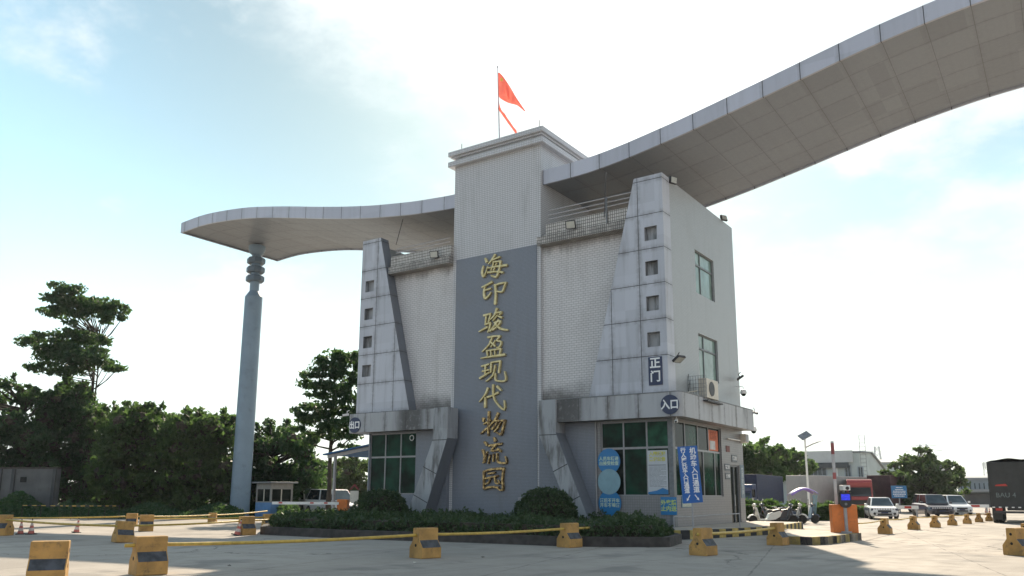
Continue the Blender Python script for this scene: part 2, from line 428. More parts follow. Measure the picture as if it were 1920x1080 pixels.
M_PALEGL = glass('sky_pale_glass', (.20, .29, .26), .1, .5, .2, 1.5)  # sky reflection on the upper panes put into a pale base colour
M_CARGL = glass('car_glass', (.02, .025, .03), .05, .6)
M_CLEARGL = glass('lamp_glass', (.45, .46, .42), .15, .5, .1, 5)
def leafmat(name, d, l, tr=.35):
    mt, t, b = newmat(name)
    rnd = t.new('ShaderNodeNewGeometry').outputs['Random Per Island']
    big = t.noise(t.obj(), .5, 3)
    f = t.m('ADD', t.m('MULTIPLY', rnd, .75), t.m('MULTIPLY', t.ramp(big, .35, .65), .25))
    c = t.mix(f, d, l)
    t.put(b.inputs['Base Color'], c); b.inputs['Roughness'].default_value = .5; b.inputs['Specular IOR Level'].default_value = .35
    tl = t.new('ShaderNodeBsdfTranslucent'); t.put(tl.inputs[0], t.mix(.6, c, (.15, .27, .06)))
    mx = t.new('ShaderNodeMixShader'); mx.inputs[0].default_value = tr
    t.l.new(b.outputs[0], mx.inputs[1]); t.l.new(tl.outputs[0], mx.inputs[2])
    t.l.new(mx.outputs[0], [n for n in t.n if n.type == 'OUTPUT_MATERIAL'][0].inputs[0])
    return mt
M_LEAF = leafmat('tree_leaf', (.010, .034, .018), (.032, .078, .036), .42)
M_LEAFB = leafmat('bush_leaf', (.018, .042, .018), (.070, .115, .038), .5)
M_LEAFH = leafmat('hedge_leaf', (.016, .032, .016), (.055, .085, .035), .25)
M_LEAFR = leafmat('far_leaf', (.040, .058, .030), (.10, .125, .055), .4)
M_BARK = plain('bark', (.045, .038, .031), .9, 0, .3, 4, bmp=.6)
M_CORE = plain('foliage_core', (.008, .012, .006), .95)

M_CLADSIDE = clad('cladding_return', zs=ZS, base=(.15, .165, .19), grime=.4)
M_RINGSHADE = plain('ring_shade_paint', (.12, .165, .21), .5, 0, .08, 2)  # column paint darkened, the canopy's shade put into the rings
M_BOOM = plain('boom_grey', (.40, .40, .41), .5, 0, .1, 3, dirt=.3)
M_BOOMR = plain('faded_red', (.26, .07, .07), .6, 0, .2, 6)
M_MAST = plain('galvanised_haze_lattice', (.55, .57, .58), .6, .2, .05, 1)  # galvanised steel paled, distance haze put into the colour
# ---------------------------------------------------------------- ground
g = MB()
g.quad((-420, -60, 0), (420, -60, 0), (420, 600, 0), (-420, 600, 0))
o = build('ground', g, M_GROUND); o['kind'] = 'structure'; o['label'] = 'pale concrete yard and road'

# ---------------------------------------------------------------- gate house
XL, XR, YP, YG, YT, YR, YBK = -29.05, -12.47, 28.94, 29.2, 29.4, 29.52, 37.3
TX0, TX1 = -23.45, -18.5
gate = thing('gatehouse', 'tall tiled gatehouse with a central grey tower panel and sloping side pylons', 'gatehouse', (TXC, 33, 0))
def gb(name, mb, mats, **k): return build(name, mb, mats, gate, True, **k)
def PF(y): return lambda u, v, d=0.: (u, y-d, v)          # faces -Y
def PS(x): return lambda u, v, d=0.: (x+d, u, v)          # faces +X
def pbox(mb, P, u0, u1, v0, v1, d0, d1, mi=0):
    mb.hexa([P(u0, v0, d0), P(u1, v0, d0), P(u1, v0, d1), P(u0, v0, d1)], [P(u0, v1, d0), P(u1, v1, d0), P(u1, v1, d1), P(u0, v1, d1)], mi)
def wall(mb, P, u0, u1, v0, v1, holes=(), dp=.14, mi=0):
    us = sorted({u0, u1, *[h[0] for h in holes], *[h[1] for h in holes]}); vs = sorted({v0, v1, *[h[2] for h in holes], *[h[3] for h in holes]})
    for i in range(len(us)-1):
        for j in range(len(vs)-1):
            a, b_, c, d = us[i], us[i+1], vs[j], vs[j+1]; cu, cw = (a+b_)/2, (c+d)/2
            if any(h[0] < cu < h[1] and h[2] < cw < h[3] for h in holes): continue
            mb.quad(P(a, c), P(b_, c), P(b_, d), P(a, d), mi)
    for (a, b_, c, d) in holes:
        mb.quad(P(a, c), P(a, d), P(a, d, -dp), P(a, c, -dp), mi); mb.quad(P(b_, c), P(b_, d), P(b_, d, -dp), P(b_, c, -dp), mi)
        mb.quad(P(a, c), P(b_, c), P(b_, c, -dp), P(a, c, -dp), mi); mb.quad(P(a, d), P(b_, d), P(b_, d, -dp), P(a, d, -dp), mi)
def window(P, u0, u1, v0, v1, bars, frame, glasses, fw=.05, d=-.10, parent=None, label=None):
    "bars: list of (u0,u1,v0,v1) of mullions and transoms; glasses: list of (u0,u1,v0,v1,material)"
    f = MB()
    for a in ((u0, u0+fw, v0, v1), (u1-fw, u1, v0, v1), (u0+fw, u1-fw, v0, v0+fw), (u0+fw, u1-fw, v1-fw, v1)): pbox(f, P, *a, d-.02, d+.04)
    for a in bars: pbox(f, P, *a, d-.02, d+.037)
    w_ = gb('window', f, frame)
    if label: w_['label'] = label
    for (a, b_, c, e, mt) in glasses:
        q = MB(); pbox(q, P, a, b_, c, e, d-.012, d); build('pane', q, mt, w_, False)
    return w_

# upper walls in white tile: two recessed fronts, back and left side, plus the parapets
h1, h2 = (32.28, 34.53, 9.99, 11.92), (32.3, 34.58, 6.31, 8.23)
mb = MB()
wall(mb, PF(YR), XL+.05, TX0+.1, 5.0, 12.9); gb('recessed_wall', mb, M_RECESS)
mb = MB(); wall(mb, PF(YR), TX1-.1, XR-.05, 5.0, 12.9); gb('recessed_wall', mb, M_RECESS)
mb = MB()
wall(mb, PS(XR), YP+.3, YBK, 5.0, 14.27, (h1, h2))
mb.quad((XR, YBK, 0), (XL, YBK, 0), (XL, YBK, 13.4), (XR, YBK, 13.4))
mb.quad((XL, YP+.3, 5), (XL, YBK, 5), (XL, YBK, 14.27), (XL, YP+.3, 14.27))
for x in (XR, XL):
    s_ = -1 if x == XR else 1
    mb.quad((x, YP+.3, 14.27), (x, YBK, 14.27), (x+s_*.25, YBK, 14.27), (x+s_*.25, YP+.3, 14.27))
    mb.quad((x+s_*.25, YP+.3, 12.6), (x+s_*.25, YBK, 12.6), (x+s_*.25, YBK, 14.27), (x+s_*.25, YP+.3, 14.27))
    mb.quad((x, YBK, 13.4), (x, YBK, 14.27), (x+s_*.25, YBK, 14.27), (x+s_*.25, YBK, 13.4))
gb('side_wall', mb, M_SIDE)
mb = MB().box(XL+.02, XR-.02, 29.6, YBK-.02, 12.45, 12.6)
gb('roof_slab', mb, M_STONE)
# parapet ledges on both wings, with a drip lip
for x0, x1, lo in ((-27.3, TX0, 0), (TX1+.02, -13.9, .38)):
    mb = MB().box(x0+lo, x1, 29.16, 29.5, 12.62, 13.2).box(x0, x1, 29.0, 29.515, 12.27, 12.62)
    gb('parapet', mb, M_LEDGE)
# railings
for x0, x1, zs, posts in ((-26.9, TX0-.02, (13.33, 13.52), ()), (-17.9, -13.75, (13.39, 13.58, 13.79), (-15.05,))):
    mb = MB()
    for z in zs: mb.cyl((x0, 29.12, z), (x1, 29.12, z), .024, n=8)
    rl_ = gb('railing', mb, M_STEEL)
    for x in posts: build('post', MB().box(x-.03, x+.03, 29.09, 29.15, 12.63, zs[-1]+.02), M_DARKALU, rl_)
mb = MB().cyl((-15.1, 29.0, 12.9), (-14.98, 29.0, 14.9), .018, n=6); gb('lightning_rod', mb, M_IRON)
mb = MB().cyl((-27.2, 29.4, 13.9), (-26.6, 29.2, 15.1), .018, n=6); gb('lightning_rod', mb, M_IRON)

# tower
mb = MB().box(TX0, TX1, YT, 33.9, 0, 17.72)
gb('tower_shaft', mb, M_TOWER)
mb = MB().box(TX0+.2, TX1-.2, YT-.03, YT-.001, .1, 12.44); gb('tower_panel', mb, M_GREY)
mb = MB()
e = .26
for z0, z1, q in ((17.17, 17.43, e), (17.71, 17.95, e), (17.62, 17.71, e*.55)): mb.box(TX0-q, TX1+q, YT-q, 33.9+q, z0, z1)
gb('cornice', mb, M_TOWER, bevel=.02)
mb = MB().cyl((TX1-.12, YT+.1, 17.95), (TX1-.12, YT+.1, 18.45), .015, n=6); gb('lightning_rod', mb, M_IRON)
mb = MB().cyl((TX0+.3, YT+.1, 17.95), (TX0+.3, YT+.1, 18.4), .015, n=6); gb('lightning_rod', mb, M_IRON)
mb = MB().box(-19.62, -19.0, YT-.10, YT-.031, .3, 1.35); gb('meter_box', mb, M_ASH, bevel=.01)

# sloping pylons with square niches
def pylon(sgn, xo, mt):
    zt, zb, wt, wb, th = 14.27, 5.3, 1.21, 3.46, .56
    X = lambda w_: xo+sgn*w_
    edge = lambda z: wb+(wt-wb)*(z-zb)/(zt-zb)
    na, nb = .27, .86
    if sgn < 0: na, nb = .26, .80
    nz = [(7.17, 7.76), (8.62, 9.22), (10.07, 10.66), (11.52, 12.1)]
    m_ = MB(); Y = YP
    q = lambda a, b_, c, d: m_.quad((X(a), Y, c), (X(b_), Y, c), (X(b_), Y, d), (X(a), Y, d))
    q(0, na, zb, zt)
    z = zb
    for a, b_ in nz: q(na, nb, z, a); z = b_
    q(na, nb, z, zt)
    m_.poly([(X(nb), Y, zb), (X(wb), Y, zb), (X(wt), Y, zt), (X(nb), Y, zt)])
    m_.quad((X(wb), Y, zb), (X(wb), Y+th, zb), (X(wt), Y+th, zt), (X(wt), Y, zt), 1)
    m_.quad((X(0), Y, zt), (X(wt), Y, zt), (X(wt), Y+th, zt), (X(0), Y+th, zt))
    so_ = -.028*sgn                                     # outer return, proud of the side wall
    yb = Y+.72
    m_.quad((X(0), Y, zb), (X(0)+so_, Y, zb), (X(0)+so_, Y, zt+.02), (X(0), Y, zt+.02))
    m_.quad((X(0)+so_, Y, zb), (X(0)+so_, yb, zb), (X(0)+so_, yb, zt+.02), (X(0)+so_, Y, zt+.02))
    m_.quad((X(0)+so_, yb, zb), (X(0), yb, zb), (X(0), yb, zt+.02), (X(0)+so_, yb, zt+.02))
    m_.quad((X(0)+so_, Y, zt+.02), (X(0)+so_, yb, zt+.02), (X(.3), yb, zt+.02), (X(.3), Y, zt+.02))
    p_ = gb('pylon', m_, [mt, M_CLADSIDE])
    for a, b_ in nz:
        k = MB(); dd = .24
        x0, x1 = sorted((X(na), X(nb)))
        k.quad((x0, Y, a), (x0, Y, b_), (x0, Y+dd, b_), (x0, Y+dd, a)); k.quad((x1, Y, a), (x1, Y, b_), (x1, Y+dd, b_), (x1, Y+dd, a))
        k.quad((x0, Y, a), (x1, Y, a), (x1, Y+dd, a), (x0, Y+dd, a)); k.quad((x0, Y, b_), (x1, Y, b_), (x1, Y+dd, b_), (x0, Y+dd, b_))
        k.quad((x0, Y+dd, a), (x1, Y+dd, a), (x1, Y+dd, b_), (x0, Y+dd, b_))
        build('niche', k, M_LEG, p_)
pylon(1, XL, M_CLAD_L); pylon(-1, XR, M_CLAD_R)

# projecting cladding band between the storeys
BY, BX, Z0, Z1 = 28.55, -11.82, 4.38, 5.3
arc = [(BX-.28+.28*math.sin(R(a)), BY+.28-.28*math.cos(R(a))) for a in range(0, 91, 15)]
outer_r = [(-17.2, BY)]+arc+[(BX, 37.05)]
inner_r = [(XR-.3, 37.05), (XR-.3, 29.515), (-17.2, 29.515)]
arc2 = [(-29.25+.25-.25*math.sin(R(a)), BY+.25-.25*math.cos(R(a))) for a in range(90, -1, -15)]
outer_l = [(-29.25, 37.05)]+arc2+[(-23.66, BY)]
inner_l = [(-23.66, 29.515), (XL+.3, 29.515), (XL+.3, 37.05)]
for pts in (outer_r+inner_r, outer_l+inner_l):
    gb('cladding_band', MB().prism([(x, y, Z0) for x, y in pts], (0, 0, Z1-Z0)), M_BAND, smooth=True)
# thin flashing over the band
for pts in ([(-17.2, BY-.02), (BX-.2, BY-.02), (BX+.02, BY+.25), (BX+.02, 37.06), (BX-.1, 37.06), (BX-.1, BY+.2), (-17.2, BY+.2)],):
    gb('flashing', MB().prism([(x, y, Z1+.002) for x, y in pts], (0, 0, .03)), M_DARKALU)

# slanted struts beside the tower
def strut(xa, xb, za, xc, xd):
    y0, y1 = 28.42, 29.19
    fr = [(xa, Z1+.01), (xb, Z1+.01), (xb, za), (xd, 0), (xc, 0), (xa, za-.02)]
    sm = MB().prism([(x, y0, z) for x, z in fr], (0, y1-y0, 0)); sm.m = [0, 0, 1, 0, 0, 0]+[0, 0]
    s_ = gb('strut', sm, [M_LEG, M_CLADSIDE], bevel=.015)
    # joints across the slanted leg
    for t_ in (0.02, .36, .68):
        j = MB()
        pa = Vector((xa+(xc-xa)*t_, 0, za*(1-t_))); pb = Vector((xb+(xd-xb)*t_, 0, za*(1-t_)))
        dirn = Vector((xc-xa, 0, -za)).normalized(); nrm = Vector((-dirn.z, 0, dirn.x))
        if t_ < .1: a_, b_ = pa, pb
        else:
            mid = (pa+pb)/2; wd = abs((pb-pa).dot(nrm))/2*.99
            a_, b_ = mid-nrm*wd, mid+nrm*wd
        u_ = dirn*.018
        j.prism([(p.x, y0-.004, p.z) for p in (a_-u_, b_-u_, b_+u_, a_+u_)], (0, .02, 0))
        build('joint', j, M_IRON, s_)
strut(-23.66, -22.84, 3.93, -25.35, -24.3)
strut(-18.03, -17.2, 3.95, -16.25, -15.5)

# ground floor: grey tiled front, beige tiled base, side wall with window band and door
fw_l = (-28.3, -25.34, 1.45, 4.33); fw_r = (-15.55, -12.62, 1.43, 4.33)
sw = (29.36, 34.52, 1.42, 4.33); dr = (35.48, 36.66, .2, 2.8)
mb = MB(); wall(mb, PF(YG), -28.38, TX0-.02, 0, 5.0, (fw_l,)); gb('ground_front_wall', mb, M_GREY)
mb = MB(); wall(mb, PF(YG), TX1+.02, -15.82, 0, 5.0); gb('ground_front_wall', mb, M_GREY)
for x in (TX0-.02, TX1+.02): gb('wall_return', MB().quad((x, YG, 0), (x, YT+.2, 0), (x, YT+.2, 5), (x, YG, 5)), M_GREY)
mb = MB(); wall(mb, PF(YG-.012), -15.82, XR, 0, 5.0, (fw_r,))
mb.quad((-15.82, YG, 0), (-15.82, YG-.012, 0), (-15.82, YG-.012, 5), (-15.82, YG, 5))
wall(mb, PS(XR), YG-.012, YBK, 0, 5.0, (sw, dr)); gb('ground_side_wall', mb, M_BASE)
mb = MB(); mb.quad((-28.38, YG, 0), (-28.38, YBK, 0), (-28.38, YBK, 5), (-28.38, YG, 5)); gb('end_wall', mb, M_GREY)
gb('corner_post', MB().box(XR-.17, XR+.03, YG-.04, YG+.2, 0, 4.378), M_DARKALU)
gb('downpipe', MB().cyl((-15.74, YG-.06, .3), (-15.74, YG-.06, 4.37), .035, n=8), M_ASH)
P = PF(YG)
f_ = .05
def grid(u0, u1, v0, v1, us, tr, us2=None):
    return [(u-.03, u+.03, tr+.04, v1-f_) for u in us]+[(u-.03, u+.03, v0+f_, tr-.04) for u in (us2 or us)]+[(u0+f_, u1-f_, tr-.04, tr+.04)]
def cells(u0, u1, v0, v1, us, tr, mts, us2=None, mts2=None):
    out = []
    for (a, b_, U, M_) in ((tr+.04, v1-f_, us, mts), (v0+f_, tr-.04, us2 or us, mts2 or mts)):
        xs = [u0+f_]+[x for u in U for x in (u-.03, u+.03)]+[u1-f_]
        for i in range(len(xs)//2): out.append((xs[2*i], xs[2*i+1], a, b_, M_[i]))
    return out
window(P, *fw_l, grid(*fw_l, (-27.32, -26.33), 3.2), M_ALU, cells(*fw_l, (-27.32, -26.33), 3.2, [M_GREEN]*3))
P2 = PF(YG-.012)
window(P2, *fw_r, grid(*fw_r, (-14.56, -13.56), 3.28), M_ALU, cells(*fw_r, (-14.56, -13.56), 3.28, [M_GREEN, M_GREEN, M_GREENL], None, [M_SMOKE, M_GREEN, M_GREEN]))
Q = PS(XR)
window(Q, *sw, grid(*sw, (30.6, 31.95, 33.15), 3.27, (31.0, 32.5, 33.8)), M_ALU, cells(*sw, (30.6, 31.95, 33.15), 3.27, [M_SMOKE, M_GREEN, M_SMOKE, M_SMOKE], (31.0, 32.5, 33.8), [M_GREEN, M_SMOKE, M_GREEN, M_GREEN]))
for h in (h1, h2):
    tr = h[3]-.62; mid = (h[0]+h[1])/2-.35
    window(Q, *h, grid(*h, (mid,), tr), M_DARKALU, cells(*h, (mid,), tr, [M_PALEGL]*2), d=-.12)
d_ = gb('door', MB().box(XR-.16, XR-.10, dr[0], dr[1], .2, 2.8), M_SMOKE)
fr = MB()
for a in ((dr[0], dr[0]+.06, .2, 2.8), (dr[1]-.06, dr[1], .2, 2.8), (dr[0]+.06, dr[1]-.06, 2.72, 2.8), (dr[0]+.56, dr[0]+.62, .2, 2.72)): pbox(fr, Q, *a, -.105, -.05)
build('door_frame', fr, M_DARKALU, d_)
build('handle', MB().cyl((XR-.06, dr[0]+.66, 1.0), (XR-.06, dr[0]+.66, 1.5), .015, n=6), M_STEEL, d_)
for k, pts in enumerate(([(XR+.02, 31.0, 6.3), (XR+.03, 31.05, 5.9), (XR+.02, 30.9, 5.34)],)):
    gb('cable', MB().tube(pts, .012, 5), M_IRON)
# paved step with black and yellow kerb along the side wall
def kerb_path(pts, h, wd, name, label, seg=.42):
    "black and yellow kerb: outer face follows pts, top wd wide to the left of travel"
    mb = MB(); L = 0
    P_ = [Vector((p[0], p[1], 0)) for p in pts]
    nm = []
    for i in range(len(P_)):
        d0 = (P_[i]-P_[i-1]).normalized() if i else (P_[1]-P_[0]).normalized()
        d1 = (P_[i+1]-P_[i]).normalized() if i < len(P_)-1 else d0
        d = (d0+d1).normalized(); k_ = 1/max(.4, d.dot(d0)); nm.append(Vector((-d.y, d.x, 0))*wd*k_)
    for i in range(len(P_)-1):
        a, b_ = P_[i], P_[i+1]; ln = (b_-a).length; n = max(1, round(ln/seg))
        for k in range(n):
            s0, s1 = k/n, (k+1)/n
            q0, q1 = a.lerp(b_, s0), a.lerp(b_, s1); r0, r1 = q0+nm[i].lerp(nm[i+1], s0), q1+nm[i].lerp(nm[i+1], s1)
            z = Vector((0, 0, h)); mi = L % 2; L += 1
            mb.quad(q0, q1, q1+z, q0+z, mi); mb.quad(q0+z, q1+z, r1+z, r0+z, mi); mb.quad(r0, r1, r1+z, r0+z, mi)
            if i == 0 and k == 0: mb.quad(q0, q0+z, r0+z, r0, mi)
            if i == len(P_)-2 and k == n-1: mb.quad(q1, q1+z, r1+z, r1, mi)
    o = build(name, mb, [M_KERBY, M_KERBK]); o['kind'] = 'structure'; o['label'] = label
    return o
step = [(-12.3, 26.7), (-11.15, 26.55), (-10.75, 27.2), (-9.75, 32.3), (-10.3, 38.6)]
kerb_path(step, .30, .18, 'kerb', 'black and yellow kerb of the gatehouse step')
o = build('pavement', MB().prism([(x, y, 0) for x, y in ((-12.46, 26.8), (-11.3, 26.72), (-10.93, 27.25), (-9.93, 32.32), (-10.48, 38.6), (-12.46, 38.6))], (0, 0, .29)), M_PAVE)
o['kind'] = 'structure'; o['label'] = 'concrete step beside the gatehouse'

# ---------------------------------------------------------------- wave canopy on its column
prof = [(-45.54, 18.45), (-43.6, 18.54), (-41.73, 18.46), (-38.9, 18.16), (-35.91, 17.62), (-33.08, 17.03), (-31.6, 16.73), (-30.17, 16.46), (-28.61, 16.2), (-27.26, 16.02), (-25.85, 15.85), (-24.47, 15.74), (-23.3, 15.67), (-20.8, 15.62), (-18.22, 15.74), (-17.28, 15.75), (-15.88, 15.80), (-14.41, 15.96), (-12.93, 16.2), (-11.47, 16.46), (-10.05, 16.75), (-8.65, 17.04), (-7.32, 17.33), (-5.84, 17.65), (-4.44, 17.94), (-2.9, 18.2), (-1.2, 18.42), (1., 18.55), (3.5, 18.5), (6.5, 18.15), (9.5, 17.5), (12.5, 16.7), (15, 16.1)]
K = 29.55/29.1
prof = [(x*K, 1.5+(z-1.5)*K) for x, z in prof]
YC0, YC1, TH = 29.55, 37.45, .69
def cr(p, n=4):
    out = []
    for i in range(len(p)-1):
        a, b_, c, d = p[max(i-1, 0)], p[i], p[i+1], p[min(i+2, len(p)-1)]
        for k in range(n):
            t_ = k/n
            out.append(tuple(.5*(2*b_[j]+(c[j]-a[j])*t_+(2*a[j]-5*b_[j]+4*c[j]-d[j])*t_*t_+(3*b_[j]-a[j]-3*c[j]+d[j])*t_**3) for j in (0, 1)))
    return out+[p[-1]]
pr = cr(prof)
can = thing('wave_canopy', 'long wave shaped grey metal canopy sweeping over the gatehouse and both lanes', 'canopy', (TXC, 33.5, 15))
n = len(pr); lip = .10
mb = MB()                                                # fascia ring: front, back, both ends
for y in (YC0, YC1):
    vs = [(x, y, z) for x, z in pr]+[(x, y, z-TH) for x, z in pr]
    mb.add(vs, [(i, i+1, n+i+1, n+i) for i in range(n-1)])
    yi = y+(lip if y == YC0 else -lip)
    vs = [(x, y, z-TH) for x, z in pr]+[(x, yi, z-TH) for x, z in pr]+[(x, yi, z-TH+.09) for x, z in pr]
    mb.add(vs, [(i, i+1, n+i+1, n+i) for i in range(n-1)]+[(n+i, n+i+1, 2*n+i+1, 2*n+i) for i in range(n-1)])
for (x, z), s_ in ((pr[0], 1), (pr[-1], -1)):
    mb.quad((x, YC0, z), (x, YC1, z), (x, YC1, z-TH), (x, YC0, z-TH))
    mb.quad((x, YC0, z-TH), (x, YC1, z-TH), (x+s_*lip, YC1, z-TH+.01), (x+s_*lip, YC0, z-TH+.01))
build('fascia', mb, M_FASCIA, can, True)
vs = [(x, YC0, z) for x, z in pr]+[(x, YC1, z) for x, z in pr]
build('top_sheet', MB().add(vs, [(i, i+1, n+i+1, n+i) for i in range(n-1)]), M_FASCIA, can, True, smooth='all')
vs = [(x, YC0+lip, z-TH+.09) for x, z in pr]+[(x, YC1-lip, z-TH+.09) for x, z in pr]
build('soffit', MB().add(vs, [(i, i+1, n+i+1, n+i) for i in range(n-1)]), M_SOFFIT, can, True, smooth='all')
# the column under the left end
cb = hit(453, 968, Z=0)
def column(x, y, zt, label, rc=.62):
    t_ = thing('canopy_column', label, 'column', (x, y, 0))
    build('shaft', MB().lathe([(rc*1.02, 0), (rc, .3), (rc*.93, 14.45)], n=32), M_COL, t_, smooth=True)
    build('collar', MB().lathe([(rc*.93, 14.45), (rc*.52, 14.85)], n=32), M_COL, t_, smooth=True)
    build('neck', MB().lathe([(rc*.5, 14.8), (rc*.5, zt)], n=24), M_COL, t_, smooth=True)
    for z in (15.72, 16.35, 16.98):
        build('ring', MB().lathe([(rc*.51, z-.21), (rc*.88, z-.205), (rc*.98, z-.13), (rc*.98, z+.13), (rc*.88, z+.205), (rc*.51, z+.21)], n=8), M_RINGSHADE, t_)
    build('capital', MB().lathe([(rc*.51, zt-.62), (rc*.75, zt-.5), (rc*.9, zt-.2), (rc*.9, zt)], n=24), M_COL, t_, smooth=True)
column(cb.x-.25, cb.y, 18.02, 'tall round blue grey column with ringed neck holding up the canopy tip')
# ---------------------------------------------------------------- raised gold characters
# brush strokes read off the photograph: (x, y, width) in an enlarged view, laid on the tower panel at its real size
CH = [
 ((880, 470, 6.35), 'gold brush character at the very top of the tower column', M_GOLD, [
  '202,98,20 218,138,30', '180,188,18 163,262,26 180,312,26 207,272,16 232,192,12', '318,52,26 285,110,24 242,162,14', '292,116,14 376,80,22',
  '300,138,18 290,190,18 272,238,18', '300,140,16 386,130,20', '384,128,22 374,200,20 352,280,24 328,318,24 275,303,14', '238,212,14 330,195,18 458,178,28', '232,266,22 320,255,18 412,264,24', '338,158,14 326,182,14', '316,212,14 303,240,14']),
 ((880, 470, 6.35), 'gold brush character second from the top of the tower column', M_GOLD, [
  '282,378,28 225,410,22 162,440,16', '198,438,20 184,500,20 198,572,30 242,542,22 272,498,12', '198,476,14 268,455,20', '318,410,24 326,520,24 318,638,30', '312,420,22 380,395,20 452,384,18', '446,388,20 426,440,20 402,494,20 335,488,14']),
 ((880, 470, 6.35), 'gold brush character third from the top of the tower column, with a horse radical', M_GOLD, [
  '185,776,24 268,754,20', '266,756,18 252,812,18 240,868,18', '212,790,18 204,872,20', '200,884,20 268,862,16', '264,862,20 252,930,22 234,974,16', '130,968,14 228,914,26', '340,692,28 315,770,22 268,822,12', '328,746,18 398,738,24 372,768,14', '360,786,16 400,800,26', '352,772,16 296,840,14', '362,828,18 312,900,22 262,962,22', '310,862,16 388,842,20 350,902,20 290,952,14', '322,872,18 380,930,26 470,950,20']),
 ((880, 630, 6.75), 'gold brush character fourth from the top of the tower column, above a dish base', M_GOLD, [
  '248,20,24 330,6,20 404,4,22', '302,20,20 265,110,22 178,202,14', '402,8,22 362,62,18 416,76,20 396,140,24 358,150,12', '274,70,16 342,132,20', '346,60,16 288,142,16', '235,190,22 246,250,18', '235,190,16 410,165,20', '412,163,22 395,245,20', '286,188,14 290,246,14', '336,180,14 340,246,14', '162,286,14 300,262,22 462,240,30']),
 ((880, 630, 6.75), 'gold brush character exactly in the middle of the tower column', M_GOLD, [
  '168,386,20 262,360,22', '178,450,18 267,430,18', '216,374,20 214,490,20', '146,538,26 267,464,18', '290,340,20 285,462,22', '290,338,18 406,320,22', '406,318,22 386,466,22', '342,374,20 312,500,22 228,576,14', '346,480,18 345,556,20 400,574,20 476,560,22 460,452,12']),
 ((880, 630, 6.75), 'gold brush character sixth from the top of the tower column, with a loose dot', M_GOLD, [
  '247,662,28 216,740,24 142,836,12', '215,782,24 212,902,30', '242,776,26 310,755,20 378,718,28', '315,622,28 315,740,22 352,842,18 456,936,24 455,818,14', '368,642,30 418,692,16']),
 ((880, 770, 6.75), 'gold brush character third from the bottom of the tower column', M_GOLDW, [
  '188,102,40 192,140,22', '196,172,18 282,124,22', '260,14,28 255,170,26 252,316,20', '158,292,16 220,240,26 280,186,14', '378,34,34 335,120,26 278,188,14', '328,130,18 466,125,24', '464,122,24 440,220,24 414,302,30 358,274,12', '335,184,16 298,238,14', '366,150,18 310,238,18', '412,150,16 380,210,20 330,270,16']),
 ((880, 770, 6.75), 'gold brush character second from the bottom of the tower column', M_GOLDW, [
  '324,346,26 340,386,36', '204,398,24 236,434,32', '262,446,26 422,418,26', '346,440,18 290,510,22 386,494,16', '374,480,16 410,514,28', '180,502,28 205,572,22 200,652,26 238,528,12', '240,520,14 188,662,16', '276,558,16 254,668,16', '320,548,18 315,642,16', '365,544,20 374,648,24 482,660,24 470,582,12']),
 ((880, 770, 6.75), 'gold brush character at the bottom of the tower column, boxed by a frame stroke', M_GOLDW, [
  '194,770,24 194,992,20', '194,772,22 310,740,24 452,734,28', '446,734,28 430,860,24 434,1004,24 368,984,12', '253,800,20 338,784,20', '214,860,18 376,824,22', '282,848,16 256,910,18 214,930,12', '335,848,16 346,914,18 396,918,18 380,878,10', '198,990,24 280,966,24 376,970,20']),
]
